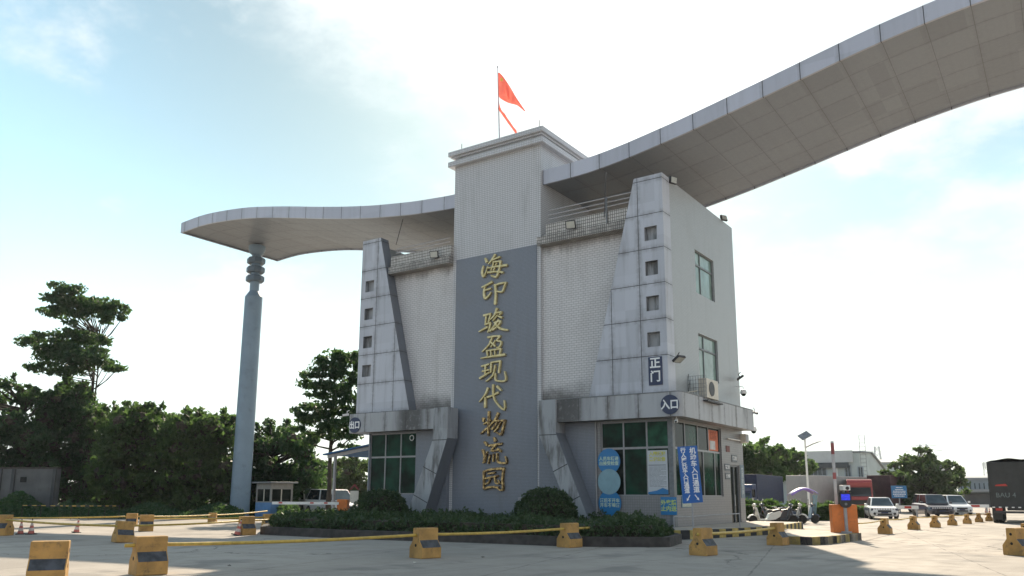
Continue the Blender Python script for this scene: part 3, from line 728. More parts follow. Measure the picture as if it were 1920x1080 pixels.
def brush(strokes, x0, y0, sc, yf, dpt):
    mb = MB()
    for si, s_ in enumerate(strokes):
        pts = [tuple(float(q) for q in a.split(',')) for a in s_.split()]
        if len(pts) > 2:                                   # smooth the stroke
            sm = []
            for i in range(len(pts)-1):
                a, b_, c, d = pts[max(i-1, 0)], pts[i], pts[i+1], pts[min(i+2, len(pts)-1)]
                for k in range(3):
                    t_ = k/3
                    h = lambda j: .5*(2*b_[j]+(c[j]-a[j])*t_+(2*a[j]-5*b_[j]+4*c[j]-d[j])*t_*t_+(3*b_[j]-a[j]-3*c[j]+d[j])*t_**3)
                    sm.append((h(0), h(1), b_[2]+(c[2]-b_[2])*t_))
            pts = sm+[pts[-1]]
        W_ = []
        for (x, y, w_) in pts:
            c = hit(x0+x/sc, y0+y/sc, Y=yf); e = hit(x0+(x+w_)/sc, y0+y/sc, Y=yf)
            W_.append((c.x, c.z, abs(e.x-c.x)*.5*1.02))
        L, R_ = [], []
        for i, (x, z, r) in enumerate(W_):
            a, b_ = W_[max(i-1, 0)], W_[min(i+1, len(W_)-1)]
            d = Vector((b_[0]-a[0], b_[1]-a[1])); d = d.normalized() if d.length else Vector((1, 0)); nn = Vector((-d.y, d.x))
            if i == 0:
                cap = [(x-d.x*r*.75, z-d.y*r*.75)]; L += [(x-d.x*r*.45+nn.x*r*.75, z-d.y*r*.45+nn.y*r*.75)]; R_ += [(x-d.x*r*.45-nn.x*r*.75, z-d.y*r*.45-nn.y*r*.75)]
            L.append((x+nn.x*r, z+nn.y*r)); R_.append((x-nn.x*r, z-nn.y*r))
            if i == len(W_)-1:
                L += [(x+d.x*r*.5+nn.x*r*.7, z+d.y*r*.5+nn.y*r*.7)]; R_ += [(x+d.x*r*.5-nn.x*r*.7, z+d.y*r*.5-nn.y*r*.7)]; cap2 = (x+d.x*r*.85, z+d.y*r*.85)
        k = len(L); ff = yf-dpt-si*.0015; bv = .022
        V = lambda p, y: (p[0], y, p[1])
        cx = [((L[i][0]+R_[i][0])/2, (L[i][1]+R_[i][1])/2) for i in range(k)]
        inn = lambda p, c, q=.72: (c[0]+(p[0]-c[0])*q, c[1]+(p[1]-c[1])*q)
        vs = []
        for i in range(k):
            vs += [V(L[i], yf), V(L[i], ff+bv), V(inn(L[i], cx[i]), ff), V(inn(R_[i], cx[i]), ff), V(R_[i], ff+bv), V(R_[i], yf)]
        fs = []
        for i in range(k-1):
            for j in range(5): fs.append((6*i+j, 6*i+6+j, 6*i+7+j, 6*i+1+j))
        fs += [tuple(range(6)), tuple(range(6*k-1, 6*k-7, -1))]
        mb.add(vs, fs)
    return mb
for i, ((x0, y0, sc), lab, mt, st) in enumerate(CH):
    b_ = brush(st, x0, y0, sc, YT-.045, .11)
    tag(build('raised_character', b_, mt), lab, 'sign character', 'raised gold characters down the tower')

# ---------------------------------------------------------------- signs on the gatehouse
def disc_sign(cx, cz, r, word, label, y=BY):
    t_ = thing('round_sign', label, 'sign', (cx, y, cz))
    build('disc', MB().cyl((cx, y-.045, cz), (cx, y-.002, cz), r, n=40), M_NAVY, t_, True)
    text('lettering', word, r*1.06, M_LET, t_, (cx, y-.049, cz-.02), sx=.92, bold=.012)
disc_sign(-12.23, 4.82, .37, '入口', 'navy disc sign reading entrance at the right corner of the cladding band')
disc_sign(-28.72, 4.75, .38, '出口', 'navy disc sign reading exit at the left end of the cladding band')
t_ = thing('name_plate', 'upright navy plate with two white characters on the right pylon', 'sign', (-12.95, YP, 5.65))
build('plate', MB().box(-13.24, -12.67, YP-.04, YP-.003, 5.65, 6.76), M_NAVY, t_, True)
text('lettering', '正\n门', .46, M_LET, t_, (-12.955, YP-.044, 6.23), bold=.012, line=1.15)
def sticker(cx, cz, r, mt, lines, label, size=.165, y=YG-.075, ml=None):
    t_ = thing('round_sticker', label, 'sticker', (cx, y, cz-r), group='round stickers beside the office window')
    build('disc', MB().cyl((cx, y-.012, cz), (cx, y, cz), r, n=40), mt, t_, True)
    if lines: text('lettering', lines, size, ml or M_LET, t_, (cx, y-.015, cz), line=1.05, bold=.003, ex=.001)
sticker(-15.16, 2.78, .50, M_SKYB, '人员车辆进\n出接受检查', 'upper bright blue round sticker with two lines of characters', .175, ml=plain('pale_green_letter', (.55, .68, .50), .5, 0, .04))
sticker(-15.16, 1.98, .50, M_PALEB, None, 'blank pale blue round sticker between two brighter ones', y=YG-.088)
sticker(-15.15, 1.15, .50, M_SKYB, '酒后不开车\n开车不喝酒', 'lowest bright blue round sticker, lapping over the wall below the window', .175, ml=plain('pale_green_letter_b', (.55, .68, .50), .5, 0, .04))
# notice poster in the right window
t_ = thing('notice_poster', 'white printed notice with yellow heading filling the right window pane', 'poster', (-13.05, YG-.04, 1.5))
build('sheet', MB().box(-13.5, -12.68, YG-.055, YG-.04, 1.5, 3.16), plain('poster_paper', (.50, .52, .55), .6, 0, .05, 3), t_, True)
build('wave_print', MB().poly([(-13.5, YG-.058, 1.5), (-12.68, YG-.058, 1.5), (-12.68, YG-.058, 1.66), (-12.9, YG-.058, 1.74), (-13.15, YG-.058, 1.64), (-13.5, YG-.058, 1.58)]), M_SKYB, t_, True)
text('heading', '入园须知\n登记公告', .17, plain('poster_yellow', (.58, .55, .10), .6), t_, (-13.09, YG-.057, 2.92), bold=.008, line=1.2, ex=.001)
pr_ = MB(); rp = random.Random(5)
pr_.box(-13.46, -12.74, YG-.0575, YG-.055, 2.585, 2.615)
for k in range(17):
    z = 2.52-k*.046; x = -13.44
    while x < -12.76-(.25 if k % 4 == 3 else 0):
        l_ = rp.uniform(.06, .2); pr_.box(x, min(x+l_, -12.74), YG-.0575, YG-.055, z, z+.014); x += l_+.02
build('small_print', pr_, M_LETG, t_, True)
def flat_sign(name, label, x0, x1, z0, z1, mt, word, size, ml, y=YG-.03, cat='sign', line=1.05, bold=.006):
    t_ = thing(name, label, cat, ((x0+x1)/2, y, z0))
    build('plate', MB().box(x0, x1, y-.02, y, z0, z1), mt, t_, True)
    text('lettering', word, size, ml, t_, ((x0+x1)/2, y-.024, (z0+z1)/2), line=line, bold=bold, ex=.001)
flat_sign('wall_sign', 'bright blue wall sign with yellow green characters below the corner window', -13.0, -12.36, .74, 1.4, M_SKYB, '外卖禁\n止内送', .21, plain('lime_letter', (.50, .60, .16), .5, 0, .04), y=YG-.045)
# signs on the side wall
def side_sign(name, label, y0, y1, z0, z1, mt, word, size, ml, cat='sign', line=1.1, x=XR+.002, sx=1.):
    t_ = thing(name, label, cat, (x, (y0+y1)/2, z0))
    build('plate', MB().box(x, x+.02, y0, y1, z0, z1), mt, t_, True)
    if word: text('lettering', word, size, ml, t_, (x+.023, (y0+y1)/2, (z0+z1)/2), SIDE, line=line, ex=.001, sx=sx, bold=.004)
M_STONEP = plain('slate_plaque', (.10, .115, .13), .5, 0, .1, 4)
side_sign('wall_plaque', 'upper of two dark plaques left of the side door', 34.78, 35.42, 2.53, 2.82, M_STONEP, '警务室', .17, M_LET)
side_sign('wall_plaque', 'lower of two dark plaques left of the side door', 34.80, 35.44, 2.15, 2.43, M_STONEP, '保安部', .16, M_LET)
side_sign('wall_plaque', 'small dark plaque above the side door', 35.72, 36.4, 2.93, 3.25, M_STONEP, '门卫室', .18, M_LET)
side_sign('upright_plaque', 'tall grey blue plaque with stacked characters right of the side door', 36.76, 37.26, 1.35, 2.84, plain('grey_plaque', (.15, .20, .24), .5, 0, .15, 6), '交\n通\n安\n全\n岗', .25, plain('plaque_letter', (.45, .50, .52), .5), line=1.0)
t_ = thing('orange_notice', 'orange paper notice stuck on the upper side window', 'poster', (XR-.09, 33.7, 3.33))
build('sheet', MB().box(XR-.095, XR-.075, 33.22, 34.3, 3.33, 4.2), M_POSTER, t_, True)
build('label_panel', MB().box(XR-.075, XR-.07, 33.3, 33.95, 3.38, 3.75), plain('poster_grey', (.50, .50, .50), .6), t_, True)
text('heading', '安全生产\n人人有责', .2, plain('poster_dark', (.24, .05, .02), .6), t_, (XR-.071, 33.76, 3.98), SIDE, ex=.001, line=.95)
side_sign('alarm_box', 'small dark red alarm box on the side wall above the door', 35.05, 35.5, 3.35, 3.62, plain('dark_red', (.14, .04, .035), .6, 0, .2, 4), None, 0, None, 'alarm box')
t_ = thing('tube_lamp', 'white tube lamp fixed to the side wall over the door', 'lamp', (XR, 35.9, 3.9))
build('tube', MB().cyl((XR+.09, 35.1, 3.93), (XR+.09, 36.72, 3.93), .03, n=10), M_WHITE, t_, True)
build('bracket', MB().box(XR+.002, XR+.06, 35.6, 36.2, 3.89, 3.97), M_ASH, t_, True)
# air conditioner in its cage
ya, yb = hit(1325, 730, X=XR+.76).y, hit(1347, 730, X=XR+.76).y
zb, za = hit(1336, 748, X=XR+.76).z, hit(1336, 712, X=XR+.76).z
ac = thing('air_conditioner', 'white air conditioner unit in a wire cage on the side wall', 'air conditioner', (XR, ya, zb-.1))
build('casing', MB().box(XR+.42, XR+.76, ya, yb, zb, za), M_CREAM, ac, True, bevel=.02)
build('fan_grille', MB().cyl((XR+.765, ya+(yb-ya)*.42, (za+zb)/2), (XR+.78, ya+(yb-ya)*.42, (za+zb)/2), (za-zb)*.37, n=24), M_IRON, ac, True)
cg = MB()
for k in range(7): z = zb-.08+(za-zb+.16)*k/6; cg.box(XR+.03, XR+.80, ya-.14, ya-.125, z, z+.012)
for x in [XR+.03+.11*k for k in range(8)]: cg.box(x, x+.012, ya-.145, ya-.13, zb-.08, za+.09)
build('cage', cg, M_DARKALU, ac, True)
build('shelf', MB().box(XR+.01, XR+.85, ya-.15, yb+.25, zb-.16, zb-.10), M_IRON, ac, True)
build('drain_pipe', MB().tube([(XR+.4, ya-.1, zb+.28), (XR+.3, ya-.8, zb+.16), (XR+.15, ya-1.3, zb+.08)], .022, 6), M_CREAM, ac, True)
# flood lights
def flood(p, aim, label, w_=.42, h_=.34, on=True):
    p, aim = Vector(p), Vector(aim).normalized()
    t_ = thing('flood_light', label, 'flood light', p, group='flood lights on the gatehouse')
    q = aim.to_track_quat('Z', 'Y').to_matrix().to_4x4()
    build('housing', MB().box(-w_/2, w_/2, -h_/2, h_/2, -.05, .05).map(q), M_IRON, t_, bevel=.012)
    build('lens', MB().box(-w_*.42, w_*.42, -h_*.40, h_*.40, .051, .058).map(q), M_CLEARGL if on else M_ASH, t_)
    build('bracket', MB().tube([(0, 0, -.05), (0, .02, -.16), (0, .16, -.2)], .02, 6).map(q), M_IRON, t_)
    return t_
a = hit(814, 477, Y=28.85); flood(a, (.35, -1, -.35), 'square flood light with yellow lens on the left ledge')
a = hit(1070, 421, Y=28.85); flood(a, (.25, -1, -.5), 'square flood light with yellow lens on the right ledge', .44, .36)
a = hit(1262, 338, X=XR+.12); flood(a, (.9, -.35, -.1), 'flood light on top of the right pylon', .36, .3)
a = hit(1357, 409, X=XR+.05); flood(a, (.8, -.4, .25), 'flood light on the rear end of the roof edge', .36, .28)
a = hit(1273, 673, X=XR+.32); flood(a, (.6, -.2, -1), 'flood light sticking out of the side wall over the entrance disc', .44, .36)
a = hit(1388, 708, X=XR+.3); flood(a, (.6, .3, -1), 'flood light at the rear corner above the dome camera', .4, .3)
# cameras
def dome(p, drop, label, mount=(0, 0, .3)):
    t_ = thing('dome_camera', label, 'security camera', p, group='security cameras on the gatehouse')
    build('housing', MB().lathe([(.03, .16), (.12, .12), (.15, 0), (.14, -.06)], n=16), M_WHITE, t_, smooth=True)
    build('dome', MB().ball((0, 0, -.06), .115, 14), M_SMOKE, t_, smooth='all')
    build('arm', MB().tube([(0, 0, .14), (0, 0, .14+drop), (mount[0], mount[1], .14+drop+mount[2])], .022, 8), M_WHITE, t_)
a = hit(1394, 736, X=XR+.35); dome(a, .12, 'white dome camera on a curved arm at the rear wall corner', (-.33, 0, .05))
a = hit(1413, 806, X=BX-.1); dome(a, .55, 'grey dome camera hanging below the rear end of the band', (0, 0, .1))
def bullet(p, aim, label, mt=M_WHITE):
    t_ = thing('bullet_camera', label, 'security camera', p, group='security cameras on the gatehouse')
    q = Vector(aim).to_track_quat('Z', 'Y').to_matrix().to_4x4()
    build('housing', MB().box(-.055, .055, -.05, .05, -.16, .16).map(q), mt, t_, bevel=.01)
    build('lens', MB().cyl((0, 0, .161), (0, 0, .17), .04, n=12).map(q), M_BLACK, t_)
    build('bracket', MB().tube([(0, .05, -.08), (0, .16, -.1), (0, .2, -.22)], .018, 6).map(q), mt, t_)
a = hit(1268, 789, Y=28.75); bullet(a, (.3, -1, -.35), 'small white camera under the band at the right front corner')
a = hit(1416, 774, X=BX+.05); bullet(a, (.8, -.6, -.3), 'grey camera at the rear end of the band', M_ASH)
a = hit(648, 778, Y=28.5); bullet(a, (-.6, -1, -.2), 'white camera standing out from the left end of the band')
t_ = thing('junction_box', 'cream box on the rear corner of the side wall under the band', 'box', (XR, 37.2, 3.9))
build('case', MB().box(XR+.002, XR+.25, 37.0, 37.45, 3.85, 4.25), M_CREAM, t_, True, bevel=.02)
build('lid', MB().box(XR+.25, XR+.27, 37.03, 37.42, 3.88, 4.22), M_ASH, t_, True)
t_ = thing('ring_lamp', 'white ring lamp in the top corner of the left window', 'lamp', (-25.55, YG-.03, 4.1))
tor = MB(); vs = []
for i in range(24):
    for k in range(6):
        a_, b_ = 2*math.pi*i/24, 2*math.pi*k/6; r = .12+.022*math.cos(b_)
        vs.append((-25.56+r*math.cos(a_), YG-.05+.022*math.sin(b_), 4.06+r*math.sin(a_)))
tor.add(vs, [(6*i+k, 6*i+(k+1) % 6, 6*((i+1) % 24)+(k+1) % 6, 6*((i+1) % 24)+k) for i in range(24) for k in range(6)])
build('ring', tor, M_WHITE, t_, True, smooth='all')
# handrail pipe on the step
t_ = thing('handrail', 'low bent pale handrail along the step kerb', 'handrail', (-11.2, 28, .29))
build('rail', MB().tube([(-11.55, 26.95, .75), (-11.4, 28, .72), (-11.1, 29.5, .76), (-10.75, 31.4, .78)], .022, 8), M_ASH, t_, True)
for q in ((-11.55, 26.95), (-10.75, 31.4)): build('post', MB().cyl((*q, .29), (*q, .78), .022, n=8), M_ASH, t_, True)

# ---------------------------------------------------------------- flag on the tower
pb = Vector((0, 0, 0)); pb = hit(937, 262, Y=29.9); pt = hit(933, 127, Y=29.9)
fl = thing('flag_pole', 'slim pole on the tower roof', 'flagpole', (pb.x, 29.9, 17.95))
build('pole', MB().cyl((pb.x, 29.9, 17.9), (pt.x, 29.9, pt.z), .035, .02, 8), M_STEEL, fl, True)
build('finial', MB().ball((pt.x, 29.9, pt.z+.04), .05, 8), M_STEEL, fl, True)
M_FLAG, t, b = newmat('flag_cloth')
t.put(b.inputs['Base Color'], t.mix(t.ramp(t.noise(t.obj(), 2, 3), .3, .7), (.60, .045, .03), (.72, .075, .05))); b.inputs['Roughness'].default_value = .7
tl = t.new('ShaderNodeBsdfTranslucent'); tl.inputs[0].default_value = (.66, .17, .13, 1)
mx = t.new('ShaderNodeMixShader'); mx.inputs[0].default_value = .5; t.l.new(b.outputs[0], mx.inputs[1]); t.l.new(tl.outputs[0], mx.inputs[2])
t.l.new(mx.outputs[0], [q for q in t.n if q.type == 'OUTPUT_MATERIAL'][0].inputs[0])
def cloth(rows, fold=2.2):
    "rows of pixel points laid at depth offsets"
    vs, fs = [], []; nr, nc = len(rows), len(rows[0])
    for r in rows:
        for (x, y, d) in r: vs.append(tuple(hit(x, y, Y=29.9+d*fold)))
    for i in range(nr-1):
        for j in range(nc-1): fs.append((i*nc+j, i*nc+j+1, (i+1)*nc+j+1, (i+1)*nc+j))
    return MB().add(vs, fs)
flg = thing('flag', 'red flag with a yellow star fluttering from the pole on the tower', 'flag', tuple(hit(934, 150, Y=29.9)))
rows = [[(933.5, 133, 0), (942, 141, .12), (950, 153, -.06), (958, 165, .1), (967, 182, -.05), (977, 196, .05), (985, 208, 0)],
        [(933.7, 143, 0), (942, 150, .06), (949, 160, -.14), (957, 172, .16), (965, 186, -.12), (975, 198, .02), (985.5, 208, 0)],
        [(934, 158, 0), (942, 164, -.05), (949, 172, -.2), (957, 182, .16), (965, 192, -.1), (974, 199, .06), (984, 208.5, 0)],
        [(934.3, 172, 0), (942, 178, -.08), (950, 184, -.1), (957, 190, .1), (965, 195, -.04), (973, 200, .05), (983, 208.5, 0)],
        [(934.6, 183, 0), (942, 187, .04), (950, 192, .06), (958, 194.5, .04), (966, 196, 0), (974, 199, .02), (982, 208, 0)]]
o = build('cloth', cloth(rows), M_FLAG, flg, True, smooth='all'); sb = o.modifiers.new('s', 'SUBSURF'); sb.levels = sb.render_levels = 2
def star(cx, cy, r, d=-.16):
    pts = []
    for k in range(10):
        q = r if k % 2 == 0 else r*.4; a_ = math.pi/2+k*math.pi/5
        pts.append(tuple(hit(cx+q*math.cos(a_)*.7, cy-q*math.sin(a_), Y=29.9+d*2.2)))
    return MB().poly(pts)
build('star', star(940.5, 149, 5), plain('star_yellow', (.80, .60, .05), .6, 0, .05), flg, True)
rib = thing('flag_ribbon', 'narrow red ribbon trailing from the flagpole below the flag', 'ribbon', tuple(hit(935, 208, Y=29.9)))
cl_ = [(934.6, 188), (935.5, 196), (936, 203), (939.5, 209), (944.5, 215), (949, 222), (955, 230.5), (961, 239), (966.5, 246), (968, 252)]
wd_ = [.5, 1.2, 2.2, 1.6, 2.2, 1.8, 2.0, 1.7, 2.0, 1.6]
rr = [[(x+(w_ if i > 1 else .8), y-w_*.75*sg, d*sg) if sg > 0 else (x-w_, y+w_*.75, -d) for i, ((x, y), w_, d) in enumerate(zip(cl_, wd_, (0, .03, .06, -.05, .06, -.05, .05, -.04, .04, 0)))] for sg in (1, -1)]
o = build('cloth', cloth(rr, 1.), M_FLAG, rib, True, smooth='all')
# ---------------------------------------------------------------- planter with hedge and clipped shrubs
rng = np.random.default_rng(7)
def leaf_mesh(name, P, size, mats, nrm_up=.4, asp=1.8, extra=None, rg=None, bend=.18):
    "leaf blades at points P, one small folded quad pair each"
    rg = rg or rng; n = len(P)
    d = rg.normal(size=(n, 3)); d[:, 2] += nrm_up*rg.normal(size=n)-.15; d /= np.linalg.norm(d, axis=1)[:, None]
    q = rg.normal(size=(n, 3)); q -= d*(q*d).sum(1)[:, None]; q /= np.linalg.norm(q, axis=1)[:, None]
    s_ = size*rg.uniform(.6, 1.35, n)[:, None]
    nn = np.cross(d, q)
    a = P-d*s_*asp*.5; c = P+d*s_*asp*.5
    b_ = P+q*s_*.5+nn*s_*bend; e = P-q*s_*.5+nn*s_*bend
    V = np.stack([a, b_, c, e], 1).reshape(-1, 3)
    F = np.arange(4*n).reshape(-1, 4)
    vs = [tuple(v) for v in V]; fs = [tuple(f) for f in F.tolist()]
    mb = MB(); mb.v = vs; mb.f = fs; mb.m = [0]*n
    if extra: mb._j(extra, None, 1)
    return mb
def in_ellip(n, c, r, shell=.45, rg=None):
    rg = rg or rng
    d = rg.normal(size=(n, 3)); d /= np.linalg.norm(d, axis=1)[:, None]
    rad = (shell**3+(1-shell**3)*rg.random(n))**(1/3)
    return np.array(c)+d*rad[:, None]*np.array(r)
edge = [G(508, 1003), G(511, 1006), G(625, 1009), G(760, 1014), G(865, 1017), G(1040, 1024), G(1140, 1026), G(1256, 1026)]
edge = [(p.x, p.y) for p in edge]
edge = [(-29.8, 26.5), (-26.5, 21.6)]+[(-24.6, 19.9)]+edge[2:]+[(-10.3, 24.6), (-11.7, 26.5)]
back = [(-12.55, 28.4), (-28.6, 28.4)]
pl = thing('planter', 'low dark stone planter running along the foot of the gatehouse', 'planter', (-20, 25, 0))
def inset(p, k):
    c = Vector((-20.5, 26.5)); out = []
    for q in p:
        v = c-Vector(q); out.append(tuple(Vector(q)+v.normalized()*k))
    return out
e2 = inset(edge, .22)
mb = MB()
for i in range(len(edge)-1):
    a, b_, c, d = edge[i], edge[i+1], e2[i+1], e2[i]
    mb.hexa([(*a, 0), (*b_, 0), (*c, 0), (*d, 0)], [(*a, .28), (*b_, .28), (*c, .28), (*d, .28)])
build('kerb_wall', mb, M_STONE, pl, True)
build('soil', MB().prism([(x, y, 0) for x, y in e2+back], (0, 0, .2)), M_SOIL_CORE, pl, True)
def inside(px_, py_, poly):
    r = np.zeros(len(px_), bool); n = len(poly)
    for i in range(n):
        x1, y1 = poly[i]; x2, y2 = poly[(i+1) % n]
        if y1 == y2: continue
        r ^= ((y1 > py_) != (y2 > py_)) & (px_ < (x2-x1)*(py_-y1)/(y2-y1)+x1)
    return r
hp = inset(edge, .3)+back
N_ = 60000
X_ = rng.uniform(-30, -9.5, N_); Y_ = rng.uniform(19, 28.4, N_)
ok = inside(X_, Y_, hp); X_, Y_ = X_[ok], Y_[ok]
hgt = .58+.07*np.sin(X_*1.7+Y_*.9)+.07*np.maximum(0, np.sin(X_*3.3+1)*np.sin(Y_*2.9+X_*.7))+.06*np.sin(X_*4.1-Y_*2.3)+.05*rng.normal(size=len(X_))
# distance to the front edge, for dense front faces
def dist_edge(x, y):
    d = np.full(len(x), 9.)
    for i in range(len(edge)-1):
        a, b_ = np.array(edge[i]), np.array(edge[i+1]); ab = b_-a
        t_ = np.clip(((x-a[0])*ab[0]+(y-a[1])*ab[1])/(ab@ab), 0, 1)
        d = np.minimum(d, np.hypot(x-a[0]-t_*ab[0], y-a[1]-t_*ab[1]))
    return d
de = dist_edge(X_, Y_)
hgt *= np.clip(.55+de*.9, 0, 1)
front = de < .9
Z_ = np.where(front, .22+(hgt-.22)*rng.random(len(X_))**.6, hgt-.18*rng.random(len(X_)))
P_ = np.stack([X_, Y_, Z_], 1)
keep = (np.sin(X_*2.1+Y_*1.3)+np.sin(X_*5.3-Y_*3.1)+rng.normal(size=len(X_))*.5) > -1.75      # thin patches
P_ = P_[keep]
sh_x = rng.choice(len(X_), 420)                           # stray shoots
P_ = np.concatenate([P_]+[np.stack([X_[sh_x]+rng.normal(size=420)*.03, Y_[sh_x]+rng.normal(size=420)*.03, hgt[sh_x]+.05*k+.02*rng.random(420)], 1) for k in range(4)])
core = MB(); k_ = inset(edge, .75)  # unseen dark core added to stop light passing through the hedge
core.prism([(x, y, .15) for x, y in k_+back], (0, 0, .42))
hd = build('hedge', leaf_mesh('hedge', P_, .085, None, extra=core), [M_LEAFH, M_SOIL_CORE])
tag(hd, 'low dark clipped hedge filling the planter before the gatehouse', 'hedge')
def ball_shrub(px, py_top, y, r, label):
    c = hit(px, py_top, Y=y); cz = c.z-r
    t_ = thing('round_shrub', label, 'shrub', (c.x, y, .2), group='clipped round shrubs in the planter')
    n = 6500
    d = rng.normal(size=(n, 3)); d /= np.linalg.norm(d, axis=1)[:, None]
    bumpy = 1+.06*np.sin(d[:, 0]*7+1)*np.sin(d[:, 2]*6)+.05*np.sin(d[:, 1]*11)+.045*rng.normal(size=n)
    P = np.stack([d[:, 0]*r*1.08*bumpy, d[:, 1]*r*bumpy, (cz-.2)+d[:, 2]*r*.98*bumpy], 1); P = P[P[:, 2] > -.1]
    ex = MB().ball((0, 0, cz-.2), r*.86, 14)  # unseen dark ball added inside to block light
    build('foliage', leaf_mesh('f', P, .075, None, extra=ex), [M_LEAFH, M_SOIL_CORE], t_)
    build('stem', MB().cyl((0, 0, -.1), (0, 0, cz-.4), .06, n=8), M_BARK, t_)
ball_shrub(716, 920, 26.6, 1.12, 'round clipped shrub below the left window')
ball_shrub(1023, 917, 26.3, 1.02, 'round clipped shrub at the foot of the right strut')

# ---------------------------------------------------------------- concrete blocks and their pipes
def make_block(label, group):
    t_ = thing('concrete_block', label, 'bollard block', (0, 0, 0), 0, group)
    pf = [(.25, 0), (.265, .02), (.26, .25), (.13, .42), (.125, .685), (.11, .70)]
    pts = [(y, z) for y, z in pf]+[(-y, z) for y, z in reversed(pf)]
    build('body', MB().prism([(-.28, y, z) for y, z in pts], (.56, 0, 0)), M_BLOCK, t_, bevel=.014)
    for s_ in (1, -1):
        q = [(s_*.2625, .25), (s_*.1325, .42)]
        build('stripe', MB().prism([(-.26, s_*.2625, .25), (-.26, s_*.1325, .42), (-.26, s_*.120, .415), (-.26, s_*.25, .245)], (.52, 0, 0)), M_BLOCKK, t_)
    for s_ in (1, -1):
        for z in (.54, .30): build('pipe_hole', MB().cyl((s_*.281, 0, z), (s_*.2835, 0, z), .038, n=10), M_HOLE, t_)
    return t_
BG = 'yellow concrete barrier blocks'
proto = None
def block(px, py, hpx, ang, label):
    "base pixel, height in pixels, heading of the long axis in degrees from +X"
    global proto
    p = G(px, py); s_ = hpx*dep(p)/F_PX/.70
    if proto is None:
        proto = make_block(label, BG); proto.location = p; proto.rotation_euler.z = R(ang); proto.scale = (s_,)*3; o = proto
    else: o = dup(proto, p, R(ang), label, BG, s_)
    return p, s_
B = {}
p1 = hit(96, 1014, Z=.7)
B[2] = block(277, 1077, 70, 74, 'large yellow block at lower left with the pipe running out of its right side')
o1 = dup(proto, (p1.x, p1.y, 0), R(57), 'nearest yellow block, cut off by the bottom edge at lower left', BG, 1.0)
B[3] = block(797, 1046, 55, 76, 'yellow block standing before the left half of the planter')
B[4] = block(1068, 1026, 44.5, 78, 'yellow block close to the planter kerb below the right shrub')
B[5] = block(1319, 1041, 50, 80, 'yellow block at the foot of the blue direction sign')
B[6] = block(1459, 1022, 41, 84, 'yellow block where the striped rail meets the entrance island')
B[21] = block(229, 1017, 39, 78, 'leaning yellow block left of centre among the exit lane blocks')
proto_rot = [o for o in COL.objects if o.get('label', '').startswith('leaning yellow')][0]; proto_rot.rotation_euler = (0, R(4), R(78))
B[22] = block(273, 996, 30, 64, 'yellow block behind the leaning one at the exit lane')
B[23] = block(246, 987, 24, 50, 'half hidden yellow block at the far side of the exit lane')
B[24] = block(398, 980, 18, 40, 'small far yellow block left of the canopy column')
B[25] = block(461, 1003, 34, 80, 'yellow block with a cone leaning on it right of the canopy column')
B[26] = block(503, 990, 26, 70, 'yellow block touching the left tip of the planter')
B[27] = block(2, 1004, 38, 34, 'yellow block at the left edge beside two cones')
B[28] = block(4, 990, 24, 34, 'far yellow block peeping over the one at the left edge')
rw = [(1660, 1001, 29, 'nearest'), (1714, 993, 25, 'second'), (1754, 989, 22, 'third'), (1786, 985, 20, 'fourth'), (1814, 982, 18, 'fifth'), (1836, 979, 16.5, 'sixth'), (1855, 977, 15.5, 'farthest')]
for k, (x, y, h, wd) in enumerate(rw): B[7+k] = block(x, y, h, 88, f'{wd} yellow block of the row dividing the right road')
B[14] = block(1912, 1041, 50, 60, 'yellow block at the right edge of the road')
B[15] = block(1924, 1008, 26, 80, 'yellow block behind the one at the right edge, below the dark truck')
def bz(k, z=.54): p, s_ = B[k]; return Vector((p.x, p.y, z*s_))
def pipe(pts, label, r=.03, mt=M_PIPE, name='pipe', cat='pipe', group='yellow pipes through the blocks'):
    P = [pts[0]]
    for a, b_ in zip(pts, pts[1:]):
        n = 6
        for k in range(1, n+1):
            q = a.lerp(b_, k/n); q = q+Vector((0, 0, -.012*(b_-a).length*.5*math.sin(math.pi*k/n))); P.append(q)
    o = build(name, MB().tube(P, r, 8), mt, smooth='all'); tag(o, label, cat, group)
ext = lambda a, b_, k: b_+(b_-a).normalized()*k
pipe([ext(bz(3), bz(2), .45), bz(2), bz(3), bz(4), ext(bz(3), bz(4), 1.5)], 'long yellow pipe through the three big blocks before the planter', .035)
pipe([ext(bz(6), bz(5), .3), bz(5), bz(6), ext(bz(5), bz(6), .3)], 'yellow pipe from the sign block to the island block', .04)
pipe([ext(bz(25), bz(21), .3), bz(21), bz(25), ext(bz(21), bz(25), 1.2)], 'yellow pipe from the leaning block to the block with the cone')
pipe([bz(22), bz(26)], 'yellow pipe from the block behind the leaning one to the planter tip')
pipe([bz(27), bz(21)], 'yellow pipe from the left edge block to the leaning block', .035)
pipe([bz(28), bz(23)], 'yellow pipe at the far side of the exit lane on the left')
pipe([bz(23), bz(24), GD(500, 47)+Vector((0, 0, .45))], 'yellow pipe running behind the canopy column')
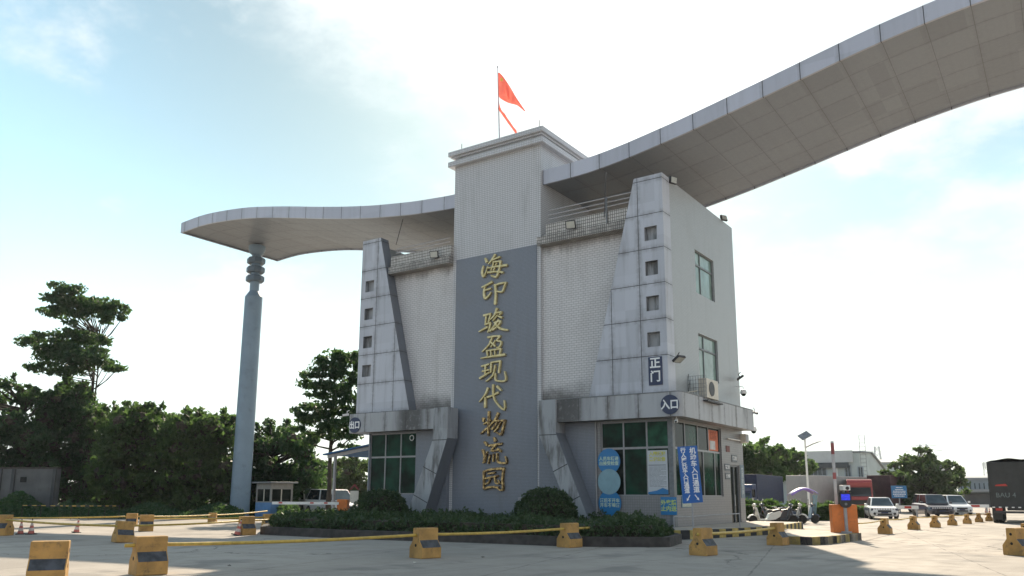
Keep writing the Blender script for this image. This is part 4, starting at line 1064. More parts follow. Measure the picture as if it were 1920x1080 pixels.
# cones
def cone(p, s_, label, tilt=(0, 0), g_='striped traffic cones'):
    global cproto
    if cproto is None:
        t_ = cproto = thing('traffic_cone', label, 'traffic cone', p, 0, g_)
        build('base', MB().box(-.2, .2, -.2, .2, 0, .05), M_RUBBER, t_, bevel=.01)
        z = [.05, .18, .32, .44, .56, .66, .72]; r = lambda q: .15-.125*(q-.05)/.67
        for k in range(6): build('band', MB().cyl((0, 0, z[k]), (0, 0, z[k+1]), r(z[k]), r(z[k+1]), 16), [M_CONER, M_CONEW][k % 2], t_, smooth=True)
        build('tip', MB().cyl((0, 0, .72), (0, 0, .78), .03, .028, 10), M_RUBBER, t_)
        o = t_
    else: o = dup(cproto, p, 0, label, g_)
    o.scale = (s_,)*3; o.rotation_euler = (R(tilt[0]), R(tilt[1]), R(random.uniform(0, 80)))
cproto = None
M_CONER = plain('cone_red', (.48, .13, .10), .6, 0, .2, 8, dirt=.3); M_CONEW = plain('cone_pale', (.55, .47, .42), .6, 0, .2, 8, dirt=.3)
for px, py, h, lab, tl in ((38, 1002, 28, 'faded cone left of the redder one by the left edge', (0, 0)), (58, 1002, 29, 'red striped cone, right one of the pair by the left edge', (0, 0)), (143, 999, 27, 'worn cone alone before the dark bushes', (3, 4)),
                       (444, 1004, 31, 'cone slumped against the exit lane block', (-8, 10)), (1849, 966, 13, 'left one of the far cones on the right road', (0, 0)), (1856, 966, 14, 'middle one of the far cones on the right road', (0, 0)), (1871, 965, 12, 'far cone just left of the dark truck', (0, 0))):
    p = G(px, py); cone(p, h*dep(p)/F_PX/.78, lab, tl)

# ---------------------------------------------------------------- blue direction sign on its pole
sp = G(1303, 1031)
ds = thing('direction_sign', 'tall bright blue lane sign with white characters and two arrows on a thin pole', 'sign', (sp.x, sp.y, 0), 0)
D_ = dep(sp); sc_ = D_/F_PX
face = Matrix((RGT.to_2d().to_3d().normalized(), Vector((0, 0, 1)), -Vector((FWD.x, FWD.y, 0)).normalized())).transposed().to_4x4()
rot = Matrix.Rotation(R(8), 4, 'Z') @ Matrix.Rotation(R(-4.2), 4, FWD) @ face
BK = Vector((FWD.x, FWD.y, 0)).normalized()*.06
Wd, Hd, zc = 38*sc_*1.03, 107*sc_, 1.5+(929-891.5)*sc_
M0 = Matrix.Translation((-.06, 0, zc)) @ rot
build('pole', MB().cyl((BK.x, BK.y, 0), (BK.x-.03, BK.y, zc+.3), .022, n=10), M_ASH, ds)
build('base', MB().cyl((BK.x, BK.y, 0), (BK.x, BK.y, .03), .12, n=14), M_IRON, ds)
build('board', MB().box(-Wd/2, Wd/2, -Hd/2, Hd/2, -.012, .012).map(M0), M_BLUE, ds)
for sx_, wd, top in ((-.24, '行人摩托车入口通道', .47), (.24, '机动车入口通道', .465)):
    n_ = len(wd); hh = Hd*.80; stp = hh/n_
    for k, ch in enumerate(wd):
        size = Hd*.118 if n_ == 7 else Hd*.098
        me = text_mesh(ch, size, ex=.002, bold=.004)
        me.transform(M0 @ Matrix.Translation((sx_*Wd, Hd*top-stp*(k+.5), .014))); me.materials.clear(); me.materials.append(M_LET)
        link('character', me, ds)
for s_ in (-1, 1):
    a = MB(); c = Vector((s_*.22*Wd, -Hd*.41, .016)); dx = Vector((s_*.55, -.83, 0)).normalized(); nn = Vector((-dx.y, dx.x, 0))
    L_ = Hd*.062; t0, t1 = c-dx*L_, c+dx*L_*.35; wv = Wd*.022
    a.prism([t0-nn*wv, t1-nn*wv, t1+nn*wv, t0+nn*wv], (0, 0, .003))
    a.prism([t1-nn*wv*3.2-dx*wv, c+dx*L_, t1+nn*wv*3.2-dx*wv, t1], (0, 0, .003))
    build('arrow', a.map(M0), M_LET, ds)
t_ = thing('small_notice', 'small pale notice peeping out below the blue lane sign', 'sign', tuple(hit(1289, 943, X=XR+.02)))
a = hit(1278, 930, X=XR+.02); b_ = hit(1297, 951, X=XR+.02)
build('plate', MB().box(XR+.002, XR+.02, a.y, b_.y, b_.z, a.z), plain('dull_blue', (.05, .16, .26), .5), t_, True)
build('strip', MB().box(XR+.02, XR+.024, a.y+.05, b_.y, b_.z+.02, b_.z+.17), plain('pale_strip', (.42, .44, .36), .5, 0, .3, 20), t_, True)

# ---------------------------------------------------------------- entrance island with barrier machine
isl = [(-9.05, 29.5), (-8.2, 26.9), (-7.45, 26.15), (-6.75, 26.2), (-6.45, 26.9), (-6.12, 30.1), (-6.5, 30.9), (-7.6, 31.7), (-9.3, 32.0)]
kerb_path([(x, y) for x, y in isl+[isl[0]]], .24, .16, 'kerb', 'black and yellow kerb of the entrance island', .40)
o = build('pavement', MB().prism([(x, y, 0) for x, y in inset(isl, 0)], (0, 0, .236)), M_PAVE); o['kind'] = 'structure'; o['label'] = 'concrete top of the entrance island'
bp = hit(1587, 999, Z=.24); s0 = dep(bp)/F_PX
ry = math.atan2(RGT.y, RGT.x)-R(6)
bm = thing('barrier_machine', 'orange car barrier machine with a raised striped boom and number plate camera', 'barrier gate', (bp.x, bp.y, .24), ry)
hw = 23*s0; ht = 52*s0
for s_ in (-1, 1):
    x0, x1 = sorted((s_*.1*hw, s_*hw)); pts = []
    for x, z in ((x0, 0), (x1, 0), (x1, ht*.94)): pts.append((x, .02, z))
    for k in range(5): pts.append((x1-(x1-x0)*.1*(1-math.cos(k*math.pi/8))*2, .02, ht*.94+ht*.06*math.sin(k*math.pi/8)))
    pts.append((x0, .02, ht))
    build('cabinet', MB().prism(pts, (0, .36, 0)), M_ORANGE, bm, bevel=.015)
build('post', MB().box(-2.6*s0, 2.6*s0, -.1, 0, 0, ht*.92), M_ASH, bm, bevel=.01)
build('post_foot', MB().cyl((0, -.04, 0), (0, -.04, .05), .17, n=16), M_ASH, bm)
sw_, sh0, sh1 = 10.8*s0, ht*.88, ht*1.43
shp = [(-sw_, sh1), (-sw_, sh0+.16)]+[(-sw_*math.cos(R(a)), sh0+.16-.16*math.sin(R(a))*1.0) for a in range(15, 180, 15)]+[(sw_, sh0+.16), (sw_, sh1)]
scn = build('display', MB().prism([(x, -.20, z) for x, z in shp], (0, .1, 0)), M_BLACK, bm, bevel=.01)
M_SCR, t, b = newmat('screen_glow'); b.inputs['Base Color'].default_value = (.01, .01, .1, 1); b.inputs['Emission Color'].default_value = (.02, .03, .55, 1)
t.put(b.inputs['Emission Strength'], t.ramp(t.noise(t.obj(), 30, 3), .35, .6, .25, .7))
build('screen', MB().box(-sw_*.72, sw_*.72, -.206, -.201, sh0+.26, sh1-.06), M_SCR, scn)
build('speaker', MB().cyl((0, -.207, sh0+.13), (0, -.201, sh0+.13), .045, n=12), M_LETG, scn)
cm = build('plate_camera', MB().box(-5*s0, 8*s0, -.32, .12, sh1+.07, sh1+.24), M_WHITE, bm, bevel=.012)
build('lens', MB().cyl((2.5*s0, -.322, sh1+.14), (2.5*s0, -.335, sh1+.14), .06, n=14), M_BLACK, cm)
build('camera_bracket', MB().cyl((0, -.05, ht*.9), (0, -.05, sh1+.08), .03, n=8), M_ASH, bm)
bo = MB(); z0, z1 = ht*.9, 1.5-.24+(929-832)*s0*1.06
xb = -8*s0
build('boom', MB().box(xb-.05, xb+.05, .40, .44, z0, z1), M_BOOM, bm)
for a, b_ in ((.80, .97), (.42, .52)): build('boom_stripe', MB().box(xb-.053, xb+.053, .397, .443, z0+(z1-z0)*a, z0+(z1-z0)*b_), M_BOOMR, bm)
# rope from the machine along the row
pipe([Vector((bp.x+.3, bp.y+.2, .55))]+[bz(7+k, .62) for k in range(7)], 'sagging yellow rope along the row of blocks on the right road', .022, M_PIPE, 'rope', 'rope', None)

# exit lane barrier on the left
lb = GD(642, 37.5)
bl = thing('barrier_machine', 'orange barrier box with a lowered white boom at the exit lane', 'barrier gate', (lb.x, lb.y, 0), ry)
q = 37.5/F_PX
build('cabinet', MB().box(-10*q, 10*q, -.2, .2, 0, 1.5-(936-924)*q), M_ORANGE, bl, bevel=.02)
zb = 1.5-(943-924)*q
build('boom', MB().box(-135*q, -6*q, -.27, -.22, zb-.07, zb+.05), M_WHITE, bl)
for a in (-30, -57, -118): build('boom_stripe', MB().box((a-4)*q, (a+3)*q, -.275, -.215, zb-.03, zb+.04), M_RED, bl)
lp = GD(662, 36.5)
t_ = thing('display_board', 'cream shield shaped display board on a short post beside the exit barrier', 'display board', (lp.x, lp.y, 0), ry)
q = 36.5/F_PX; za, zb_ = 1.5-(943-924)*q, 1.5-(920-924)*q
build('board', MB().prism([(-8*q, -.04, zb_), (-8*q, -.04, za+.1), (-5*q, -.04, za), (5*q, -.04, za), (8*q, -.04, za+.1), (8*q, -.04, zb_)], (0, .08, 0)), M_CREAM, t_, bevel=.01)
build('post', MB().cyl((0, .06, 0), (0, .06, zb_), .05, n=10), M_CREAM, t_)
build('red_roof', MB().prism([(-9*q, -.1, zb_+.05), (0, -.1, zb_+.30), (9*q, -.1, zb_+.05), (7*q, -.1, zb_+.05), (0, -.1, zb_+.22), (-7*q, -.1, zb_+.05)], (0, .2, 0)), plain('dull_red', (.25, .06, .05), .6), t_)
# kiosk
kp = GD(512, 50)
kk = thing('guard_kiosk', 'small white and blue guard kiosk with sliding windows by the exit lane', 'kiosk', (kp.x, kp.y, 0), R(-4))
w_, d_, h_ = 1.5, 1.6, 2.05
build('lower_panel', MB().box(-w_/2, w_/2, -d_/2, d_/2, 0, .9), plain('kiosk_blue', (.10, .22, .42), .5, 0, .1, 3), kk)
kb = MB()
for x in (-w_/2+.05, w_/2-.05):
    for y in (-d_/2+.05, d_/2-.05): kb.box(x-.05, x+.05, y-.05, y+.05, .9, h_)
for z in (.9, h_-.35): kb.box(-w_/2+.01, w_/2-.01, -d_/2+.01, d_/2-.01, z+.001, z+.07)
kb.box(-w_/2+.012, w_/2-.012, -d_/2+.012, d_/2-.012, h_-.3, h_)
build('frame', kb, plain('kiosk_frame', (.24, .235, .22), .6, 0, .1, 4, dirt=.3), kk)  # frame colour darkened to stand in for tree shade
build('window', MB().box(-w_/2+.06, w_/2-.06, -d_/2+.06, d_/2-.06, .97, h_-.35), M_SMOKE, kk)
build('mullion', MB().box(-.03, .03, -d_/2+.03, -d_/2+.06, .97, h_-.3), M_CREAM, kk)
build('mullion', MB().box(w_/2-.06, w_/2-.03, -.03, .03, .97, h_-.3), M_CREAM, kk)
build('roof', MB().box(-w_/2-.22, w_/2+.22, -d_/2-.22, d_/2+.22, h_, h_+.1), M_DARKALU, kk, bevel=.02)
# blue roofed shelter at the end of the gatehouse
a0 = hit(690, 838, Y=30.6); pst = hit(650, 850, Y=31.2)
sh = thing('shelter', 'small shelter with a blue metal roof leaning on the left end of the gatehouse', 'shelter', (pst.x, 31.2, 0))
x0, x1 = pst.x-.75, -28.4
build('roof', MB().prism([(x0, 30.2, 3.45), (x1, 30.2, 4.0), (x1, 30.2, 4.06), (x0, 30.2, 3.52)], (0, 6, 0)), plain('blue_roof', (.03, .11, .26), .75, 0, .15, 2, .2, dirt=.3), sh, True)
build('beam', MB().prism([(x0+.2, 30.35, 3.3), (x1, 30.35, 3.8), (x1, 30.35, 3.95), (x0+.2, 30.35, 3.46)], (0, .08, 0)), M_ASH, sh, True)
for y in (30.4, 35.8): build('post', MB().box(pst.x-.06, pst.x+.06, y-.06, y+.06, 0, 3.45), M_ASH, sh, True)
# ---------------------------------------------------------------- trees
def tree(name, label, px, D, blobs, leaf=.2, cover=3.0, mat=None, trunks=((0, 0, .22),), top=None, group=None, cat='tree', seed=1, rough=.5, limbs=True, asp=1.9, core=0., up=.4):
    """blobs: (px, py, rx, ry[, depth shift]) read off the picture at depth D; turned into crown lobes of true size"""
    rg = np.random.default_rng(seed); base = GD(px, D)
    t_ = thing(name, label, cat, (base.x, base.y, 0), 0, group)
    q = D/F_PX; PTS = []; cents = []; ex = MB()
    for bl_ in blobs:
        x, y, rx, ry = bl_[:4]; dd = bl_[4] if len(bl_) > 4 else rg.uniform(-.6, .6)*rx*q
        c = at(x, y, D+dd)-Vector((base.x, base.y, 0)); a, b_ = rx*q, ry*q
        cents.append((c, a, b_))
        n = int(cover*math.pi*rx*ry/((leaf/q)**2*asp*.5))+6
        # several small tufts inside each lobe so that the outline breaks up
        k = max(3, int(5+a*b_*1.2)); tc_ = in_ellip(k, c, (a*.80, a*.80, b_*.80), .25, rg)
        for j in range(k):
            f = rg.uniform(.32, .55)
            PTS.append(in_ellip(n//k+1, tc_[j], (a*f, a*f, max(.12, b_*f*.85)), .15, rg))
        PTS.append(in_ellip(n//2+1, c, (a*1.02, a*1.02, b_*1.0), .35, rg))
        if core: ex.ball(tuple(c), 1, 8, sc=(a*core, a*core, b_*core))  # dark core added inside each lobe to block light
    P = np.concatenate(PTS); P = P[P[:, 2] > .05]
    build('crown', leaf_mesh('c', P, leaf, None, asp=asp, rg=rg, extra=ex if core else None, nrm_up=up), [mat or M_LEAF, M_SOIL_CORE], t_)
    if trunks:
        mb = MB(); topz = max(c.z for c, a, b_ in cents)
        for (dx, tx, r) in trunks:
            tp = top if top else topz*.85
            b0 = Vector((dx*q, 0, 0)); b1 = Vector((tx*q, 0, tp))
            pts = [b0.lerp(b1, k/5)+Vector((rg.normal()*.06*r/.2 if 0 < k < 5 else 0, rg.normal()*.05 if 0 < k < 5 else 0, 0)) for k in range(6)]
            mb.tube(pts, [r*(1.25 if k == 0 else 1-.13*k) for k in range(6)], 8)
            if limbs:
                for c, a, b_ in cents:
                    if rg.random() > 1/len(trunks)+.25: continue
                    z0 = max(.5, min(tp*.95, c.z-b_*.6-abs(c.x-b0.x)*.35)); s_ = b0.lerp(b1, z0/tp)
                    mid = s_.lerp(c, .55)+Vector((0, 0, -.12*(c-s_).length*.4))
                    mb.tube([s_, mid, s_.lerp(c, .95)], [r*.42, r*.28, r*.12], 6)
        build('trunk', mb, M_BARK, t_, smooth='all')
    return t_
rr_ = random.Random(3)
# tall tiered tree at the left, its two storeys of crown and bare stems between
tree('tiered_tree', 'tall tree with flat tiers of leaves and thin bare stems at far left', 150, 58,
     [(112, 538, 22, 9), (130, 548, 26, 10), (150, 541, 16, 8), (98, 560, 22, 9), (120, 566, 24, 9), (92, 584, 20, 8), (112, 580, 24, 8), (140, 566, 22, 10), (168, 568, 26, 11), (196, 570, 28, 12), (220, 578, 24, 12), (210, 592, 22, 8), (178, 588, 22, 9), (150, 592, 22, 9), (232, 594, 12, 8), (133, 604, 14, 6), (202, 602, 14, 6),
      (45, 640, 20, 9), (62, 636, 26, 9), (92, 632, 28, 10), (125, 625, 26, 10), (160, 630, 28, 10), (190, 638, 22, 11), (78, 652, 24, 7), (110, 648, 30, 12), (145, 652, 32, 12), (180, 660, 26, 12), (90, 672, 28, 13), (120, 672, 32, 14), (155, 676, 30, 12), (196, 680, 26, 12), (222, 690, 18, 7), (70, 690, 22, 12), (105, 696, 26, 10), (205, 692, 18, 6), (130, 560, 30, 11), (110, 590, 26, 7), (185, 580, 34, 9), (150, 578, 26, 10), (120, 660, 44, 12), (160, 668, 40, 12), (135, 690, 44, 11), (90, 660, 30, 10), (150, 640, 40, 9)],
     leaf=.16, cover=3.8, trunks=((-8, -10, .12), (-3, 2, .11), (6, 12, .10)), seed=11, asp=2.2)
# the dark mass at the left, tree by tree
def mass(x0, x1, ytop, ybot, n, rx, ry, seed, edge=.35):
    r_ = random.Random(seed); out = []
    for i in range(n):
        x = r_.uniform(x0+rx*.5, x1-rx*.5); u = (x-(x0+x1)/2)/((x1-x0)/2)
        yt = ytop+edge*abs(u)**2*(ybot-ytop)+ry*.9
        y = yt+(ybot-ry*.6-yt)*r_.random()**1.15
        k = r_.uniform(.7, 1.25); out.append((x, y, rx*k, ry*k, r_.uniform(-2.2, 2.2)))
    for i in range(7):                                # upper outline
        x = x0+(x1-x0)*(i+.5)/7+r_.uniform(-4, 4); u = (x-(x0+x1)/2)/((x1-x0)/2)
        out.append((x, ytop+edge*u*u*(ybot-ytop)+ry*r_.uniform(.1, 1.2), rx*r_.uniform(.4, .7), ry*r_.uniform(.5, .8), r_.uniform(-1.5, 1.5)))
    for i in range(16):                               # small sprigs breaking the outline
        x = r_.uniform(x0+4, x1-4); u = (x-(x0+x1)/2)/((x1-x0)/2)
        out.append((x, ytop+edge*u*u*(ybot-ytop)+ry*r_.uniform(-.55, .5), rx*r_.uniform(.14, .36), ry*r_.uniform(.22, .5), r_.uniform(-1.5, 1.5)))
    return out
GL = 'trees massed behind the exit lane'
tree('broadleaf_tree', 'dense dark tree at the very left edge, its crown cut by the frame', 20, 57, mass(-70, 100, 712, 905, 34, 30, 24, 1)+mass(-60, 100, 850, 968, 34, 26, 16, 41, .05), .19, 2.3, core=.45, group=GL, seed=21, trunks=((0, 0, .25),))
tree('broadleaf_tree', 'dense dark tree under the tiered one, reaching lowest on its right side', 118, 60, mass(70, 190, 712, 900, 34, 28, 24, 2)+mass(92, 200, 850, 968, 30, 22, 16, 42, .05), .19, 2.3, core=.45, group=GL, seed=22, trunks=((0, 0, .2),))
tree('broad_bush', 'wide leafy bush just right of the tiered tree', 245, 56, mass(170, 330, 756, 965, 50, 28, 24, 3, .18)+mass(170, 330, 880, 968, 34, 22, 14, 43, .05), .19, 2.3, M_LEAFB, core=.45, group=GL, seed=23, cat='bush', trunks=((0, 0, .12),))
tree('broad_bush', 'wide leafy bush reaching up to the canopy column on its left', 375, 55, mass(300, 452, 772, 965, 50, 28, 24, 4, .15)+mass(300, 460, 880, 968, 34, 22, 14, 44, .05), .19, 2.3, M_LEAFB, core=.45, group=GL, seed=24, cat='bush', trunks=((0, 0, .12),))
tree('broadleaf_tree', 'dark round tree directly right of the canopy column', 500, 57, mass(440, 600, 798, 925, 44, 28, 20, 5, .25)+mass(452, 570, 880, 962, 26, 22, 14, 45, .05), .19, 2.3, core=.42, group=GL, seed=25, trunks=((0, 0, .2),))
# tree with a clear trunk left of the gatehouse
tree('shade_tree', 'tall shade tree with a bare dark trunk left of the gatehouse', 614, 47,
     [(625, 664, 26, 9), (648, 672, 28, 11), (605, 676, 20, 8), (665, 668, 20, 10), (585, 702, 26, 9), (615, 700, 32, 12), (648, 706, 30, 11), (668, 715, 20, 9), (570, 718, 18, 9), (600, 722, 26, 10), (672, 690, 14, 10), (560, 770, 18, 10), (585, 762, 24, 10), (620, 752, 28, 12), (652, 750, 26, 12), (672, 765, 16, 12), (580, 790, 24, 12), (610, 786, 26, 12), (645, 792, 28, 12), (560, 802, 16, 9), (590, 815, 22, 10), (630, 818, 24, 9), (665, 815, 20, 10), (575, 828, 18, 8), (655, 835, 20, 8), (612, 806, 22, 9), (600, 690, 24, 10), (632, 686, 28, 11), (630, 724, 30, 12), (655, 730, 24, 12), (590, 740, 22, 10), (625, 738, 28, 11), (608, 772, 30, 12), (640, 770, 28, 12), (668, 782, 16, 12), (622, 802, 30, 12), (655, 808, 24, 10), (570, 782, 18, 9)],
       .16, 3.4, trunks=((0, 2, .15), ), top=9.2, seed=31, asp=2.0)
for k, (x0, x1, yt, yb, D, nm) in enumerate(((560, 640, 868, 945, 80, 'sunlit bushy tree seen left of the shade tree trunk'), (618, 700, 862, 955, 76, 'bushy tree seen between the shade tree trunk and the shelter post'))):
    tree('bushy_tree', nm, (x0+x1)/2, D, mass(x0, x1, yt, yb, 30, 17, 12, 50+k, .12), .25, 2.6, M_LEAFR, seed=60+k, core=.4, trunks=((0, 0, .15),))
# ground cover under the trees on the left
n = 34000
u_ = rng.uniform(-40, 560, n); dp_ = rng.uniform(46, 53, n)
Pg = []
for a, d in zip(u_, dp_):
    if 455 < a < 520 and d < 52: continue
    p = GD(a, d); Pg.append((p.x, p.y, (.55 if a > 130 else 1.0)*random.random()**1.3*(1+.5*math.sin(a*.05)) * min(1, (d-46)/2.0)))
gc = build('undergrowth', leaf_mesh('u', np.array(Pg), .15, None), [M_LEAF]); gc['kind'] = 'stuff'; gc['label'] = 'dark weeds under the trees on the left'
# right-hand side vegetation
tree('bushy_tree', 'leafy tree clump rising behind the dark blue truck', 1430, 80, mass(1375, 1480, 832, 900, 38, 20, 14, 71, .25)+[(1404, 838, 9, 7), (1398, 848, 10, 8), (1412, 846, 10, 7)], .25, 2.6, M_LEAFB, seed=71, core=.4, trunks=((0, 0, .2),))
tree('bushy_tree', 'leafy tree between the truck clump and the pale warehouse windows', 1487, 84, mass(1450, 1525, 848, 902, 22, 15, 11, 72, .4)+[(1482, 852, 10, 6), (1474, 856, 9, 6)], .25, 2.6, M_LEAFB, seed=72, core=.4, trunks=((0, 0, .15),))
tree('street_tree', 'large spreading tree over the parked cars on the right', 1735, 74,
     mass(1672, 1810, 862, 948, 44, 19, 13, 73, .35)+[(1700, 860, 16, 9), (1690, 868, 16, 10), (1712, 872, 18, 10), (1734, 866, 14, 9), (1742, 850, 8, 9), (1748, 862, 10, 9), (1740, 843, 7, 5), (1722, 842, 8, 4), (1728, 846, 7, 4), (1676, 874, 10, 8), (1668, 888, 12, 8), (1655, 885, 8, 6), (1784, 886, 12, 6), (1800, 905, 14, 9), (1812, 920, 9, 7), (1790, 930, 14, 10)],
     .23, 2.6, M_LEAFR, seed=73, core=.35, trunks=((-4, -6, .2), (3, 8, .15)))
# hedge with clipped balls behind the scooters
hb = [GD(x, 49) for x in (1392, 1575)]
Pn = []; n = 9000
for i in range(n):
    f = random.random(); p = hb[0].lerp(hb[1], f); w_ = random.uniform(-.6, .6); h = .85*(1+.05*math.sin(f*40))
    side = random.random()
    z = h*random.random() if side < .6 else h-.1*random.random()
    w2 = -.6+.1*random.random() if side < .6 else w_
    Pn.append((p.x+FWD.x*w2*1.2, p.y+FWD.y*w2*1.2, z))
ex = MB(); fx = Vector((FWD.x, FWD.y, 0)).normalized()
ex.hexa([tuple(hb[0]-fx*.5), tuple(hb[1]-fx*.5), tuple(hb[1]+fx*.5), tuple(hb[0]+fx*.5)], [tuple(q+Vector((0, 0, .72))) for q in (hb[0]-fx*.5, hb[1]-fx*.5, hb[1]+fx*.5, hb[0]+fx*.5)])  # unseen dark block added within the leaves to block light
h2_ = build('hedge', leaf_mesh('h', np.array(Pn), .10, None, extra=ex), [M_LEAFB, M_SOIL_CORE]); tag(h2_, 'low box hedge behind the parked scooters', 'hedge')
for px, top, r, lab in ((1402, 937, .62, 'round clipped bush at the gatehouse end of the scooter hedge'), (1422, 941, .55, 'round clipped bush second from the gatehouse along the scooter hedge'), (1446, 938, .62, 'round clipped bush behind the leftmost scooters'), (1492, 940, .6, 'round clipped bush under the purple scooter canopy'), (1530, 944, .5, 'small round clipped bush right of the scooter canopy'), (1556, 942, .58, 'round clipped bush beside the orange barrier machine')):
    p = GD(px, 49.6); zt = 1.5+(928-top)*49.6/F_PX
    t_ = thing('round_shrub', lab, 'shrub', (p.x, p.y, 0), group='round bushes along the scooter hedge')
    d = rng.normal(size=(1100, 3)); d /= np.linalg.norm(d, axis=1)[:, None]
    P = d*r*(1+.09*rng.normal(size=1100))[:, None]+np.array((0, 0, zt-r)); P = P[P[:, 2] > 0]
    build('foliage', leaf_mesh('f', P, .12, None, extra=MB().ball((0, 0, zt-r), r*.8, 10)), [M_LEAFB, M_SOIL_CORE], t_)  # dark ball added inside the leaves to block light
# second, lower hedge running towards the cars
hb = [GD(1575, 53), GD(1632, 56)]
Pn = []
for i in range(2600):
    p = hb[0].lerp(hb[1], random.random()); Pn.append((p.x+random.uniform(-.3, .3), p.y+random.uniform(-.4, .4), .75*random.random()**.6))
h3 = build('hedge', leaf_mesh('h', np.array(Pn), .12, None), [M_LEAFB]); tag(h3, 'short hedge between the barrier machine and the white car', 'hedge')
M_CARWS = glass('car_windscreen', (.07, .085, .09), .06, .6)  # lighter than the other car glass, reflection put into the colour
# ---------------------------------------------------------------- vehicles
def wheel(mb_parent, x, y, r, wd, axis='Y', hub=M_ASH):
    "a wheel part: tyre with rim disc, axle along local X"
    tb = MB()
    prof = [(r*.62, -wd/2), (r*.95, -wd/2), (r, -wd*.35), (r, wd*.35), (r*.95, wd/2), (r*.62, wd/2)]
    tb.lathe(prof, n=20)
    q = Matrix.Rotation(R(90), 4, 'Y'); M_ = Matrix.Translation((x, y, r)) @ q
    w_ = build('wheel', tb.map(M_), M_RUBBER, mb_parent, smooth=True)
    build('rim', MB().cyl((0, 0, -wd*.45), (0, 0, wd*.45), r*.62, n=14).map(M_), hub, w_)
    return w_
def car(label, col, loc, rz, sc, L=4.4, Wd=1.8, H=1.5, hood=1.05, band=None, suv=False):
    "front faces local -Y"
    t_ = thing('parked_car', label, 'car', loc, rz, None, sc)
    zb = .92 if not suv else 1.02
    f0 = -L/2
    # body: cross sections from front to rear, each a half outline
    secs = [(f0, .30, .60, .62), (f0+.06, .24, .72, .80), (f0+.25, .22, .80, .88), (f0+.6, .20, .88, .90), (f0+1.15, .20, zb-.02, .90), (f0+hood+.5, .20, zb, .90), (L/2-1.0, .20, zb+.03, .90), (L/2-.35, .22, zb+.02, .88), (L/2-.06, .28, zb-.08, .84), (L/2, .36, zb-.2, .74)]
    vs, fs = [], []; m_ = 9
    for (y, z0, z1, k) in secs:
        h = Wd/2*k/.9; ring = [(-h*.88, z0), (-h, z0+.18), (-h*1.0, (z0+z1)/2), (-h*.97, z1-.10), (-h*.86, z1), (h*.86, z1), (h*.97, z1-.10), (h*1.0, (z0+z1)/2), (h, z0+.18), (h*.88, z0)]
        vs += [(x, y, z) for x, z in ring]
    m_ = 10
    for i in range(len(secs)-1):
        o = i*m_; fs += [(o+k, o+(k+1) % m_, o+m_+(k+1) % m_, o+m_+k) for k in range(m_)]
    fs += [tuple(range(m_-1, -1, -1)), tuple(range(len(vs)-m_, len(vs)))]
    body = build('body', MB().add(vs, fs), col, t_, smooth=True)
    # cabin
    y0, y1 = f0+hood, L/2-(.55 if not suv else .12); h0, h1 = Wd/2*.86, Wd/2*.66
    ty0, ty1 = y0+.75, y1-(.65 if not suv else .3)
    bq = [(-h0, y0, zb-.03), (h0, y0, zb-.03), (h0, y1, zb-.01), (-h0, y1, zb-.01)]; tq = [(-h1, ty0, H-.04), (h1, ty0, H-.04), (h1, ty1, H), (-h1, ty1, H)]
    cb_ = build('cabin', MB().hexa(bq, tq), col, t_, bevel=.05)
    def glz(name, a, b_, c, d, off):
        A, B_, C_, D__ = [Vector(p) for p in (a, b_, c, d)]; cen = (A+B_+C_+D__)/4
        nrm = (B_-A).cross(D__-A).normalized(); nrm = nrm if nrm.dot(cen-Vector((0, (y0+y1)/2, 1.1))) > 0 else -nrm
        P_ = [cen+(p-cen)*.88+nrm*off for p in (A, B_, C_, D__)]
        build(name, MB().prism(P_, nrm*.006), M_CARGL if name != 'windscreen' else M_CARWS, t_)
    glz('windscreen', bq[0], bq[1], tq[1], tq[0], .004); glz('rear_window', bq[2], bq[3], tq[3], tq[2], .004)
    for (i, j) in ((1, 2), (3, 0)):
        a, b_, c, d = Vector(bq[i]), Vector(bq[j]), Vector(tq[j]), Vector(tq[i])
        mA, mB_ = a.lerp(b_, .5), d.lerp(c, .5)
        glz('side_window', a, mA, mB_, d, .004); glz('side_window', mA, b_, c, mB_, .004)
    for s_ in (-1, 1):
        for y in (f0+.82, L/2-.82): wheel(t_, s_*(Wd/2-.10), y, .33, .22)
        build('headlight', MB().hexa([(s_*.50, f0+.055, .60), (s_*.84, f0+.16, .60), (s_*.84, f0+.22, .60), (s_*.50, f0+.2, .60)], [(s_*.50, f0+.075, .70), (s_*.86, f0+.19, .74), (s_*.86, f0+.25, .74), (s_*.50, f0+.2, .70)]), M_CLEARGL, t_)
        build('mirror', MB().box(s_*(Wd/2+.01), s_*(Wd/2+.2), y0+.32, y0+.45, zb, zb+.16), col, t_, bevel=.03)
        build('fog_light', MB().cyl((s_*.62, f0+.0, .40), (s_*.62, f0+.1, .40), .09, n=10), M_BLACK, t_)
    build('grille', MB().box(-.42, .42, f0-.004, f0+.06, .50, .64), M_BLACK, t_)
    build('air_intake', MB().box(-.45, .45, f0-.006, f0+.06, .30, .42), M_BLACK, t_)
    build('number_plate', MB().box(-.22, .22, f0-.02, f0-.006, .43, .53), M_NAVY, t_)
    if band:
        bm_ = MB(); z0, z1 = .58, .76
        bm_.poly([(-.82, f0-.012+.07, z0), (.82, f0-.012+.07, z0), (.84, f0+.03, z1), (-.84, f0+.03, z1)])
        for s_ in (-1, 1): bm_.quad((s_*(Wd/2+.006), f0+.5, z0), (s_*(Wd/2+.006), L/2-.5, z0), (s_*(Wd/2+.004), L/2-.5, z1), (s_*(Wd/2+.004), f0+.5, z1))
        bd = build('stripe', bm_, M_NAVY, t_)
        rp = random.Random(4); mk = MB()
        for k in range(9):
            x = -.7+k*.16; mk.box(x, x+.09, f0-.02+.05, f0-.012+.05, z0+.04, z1-.03)
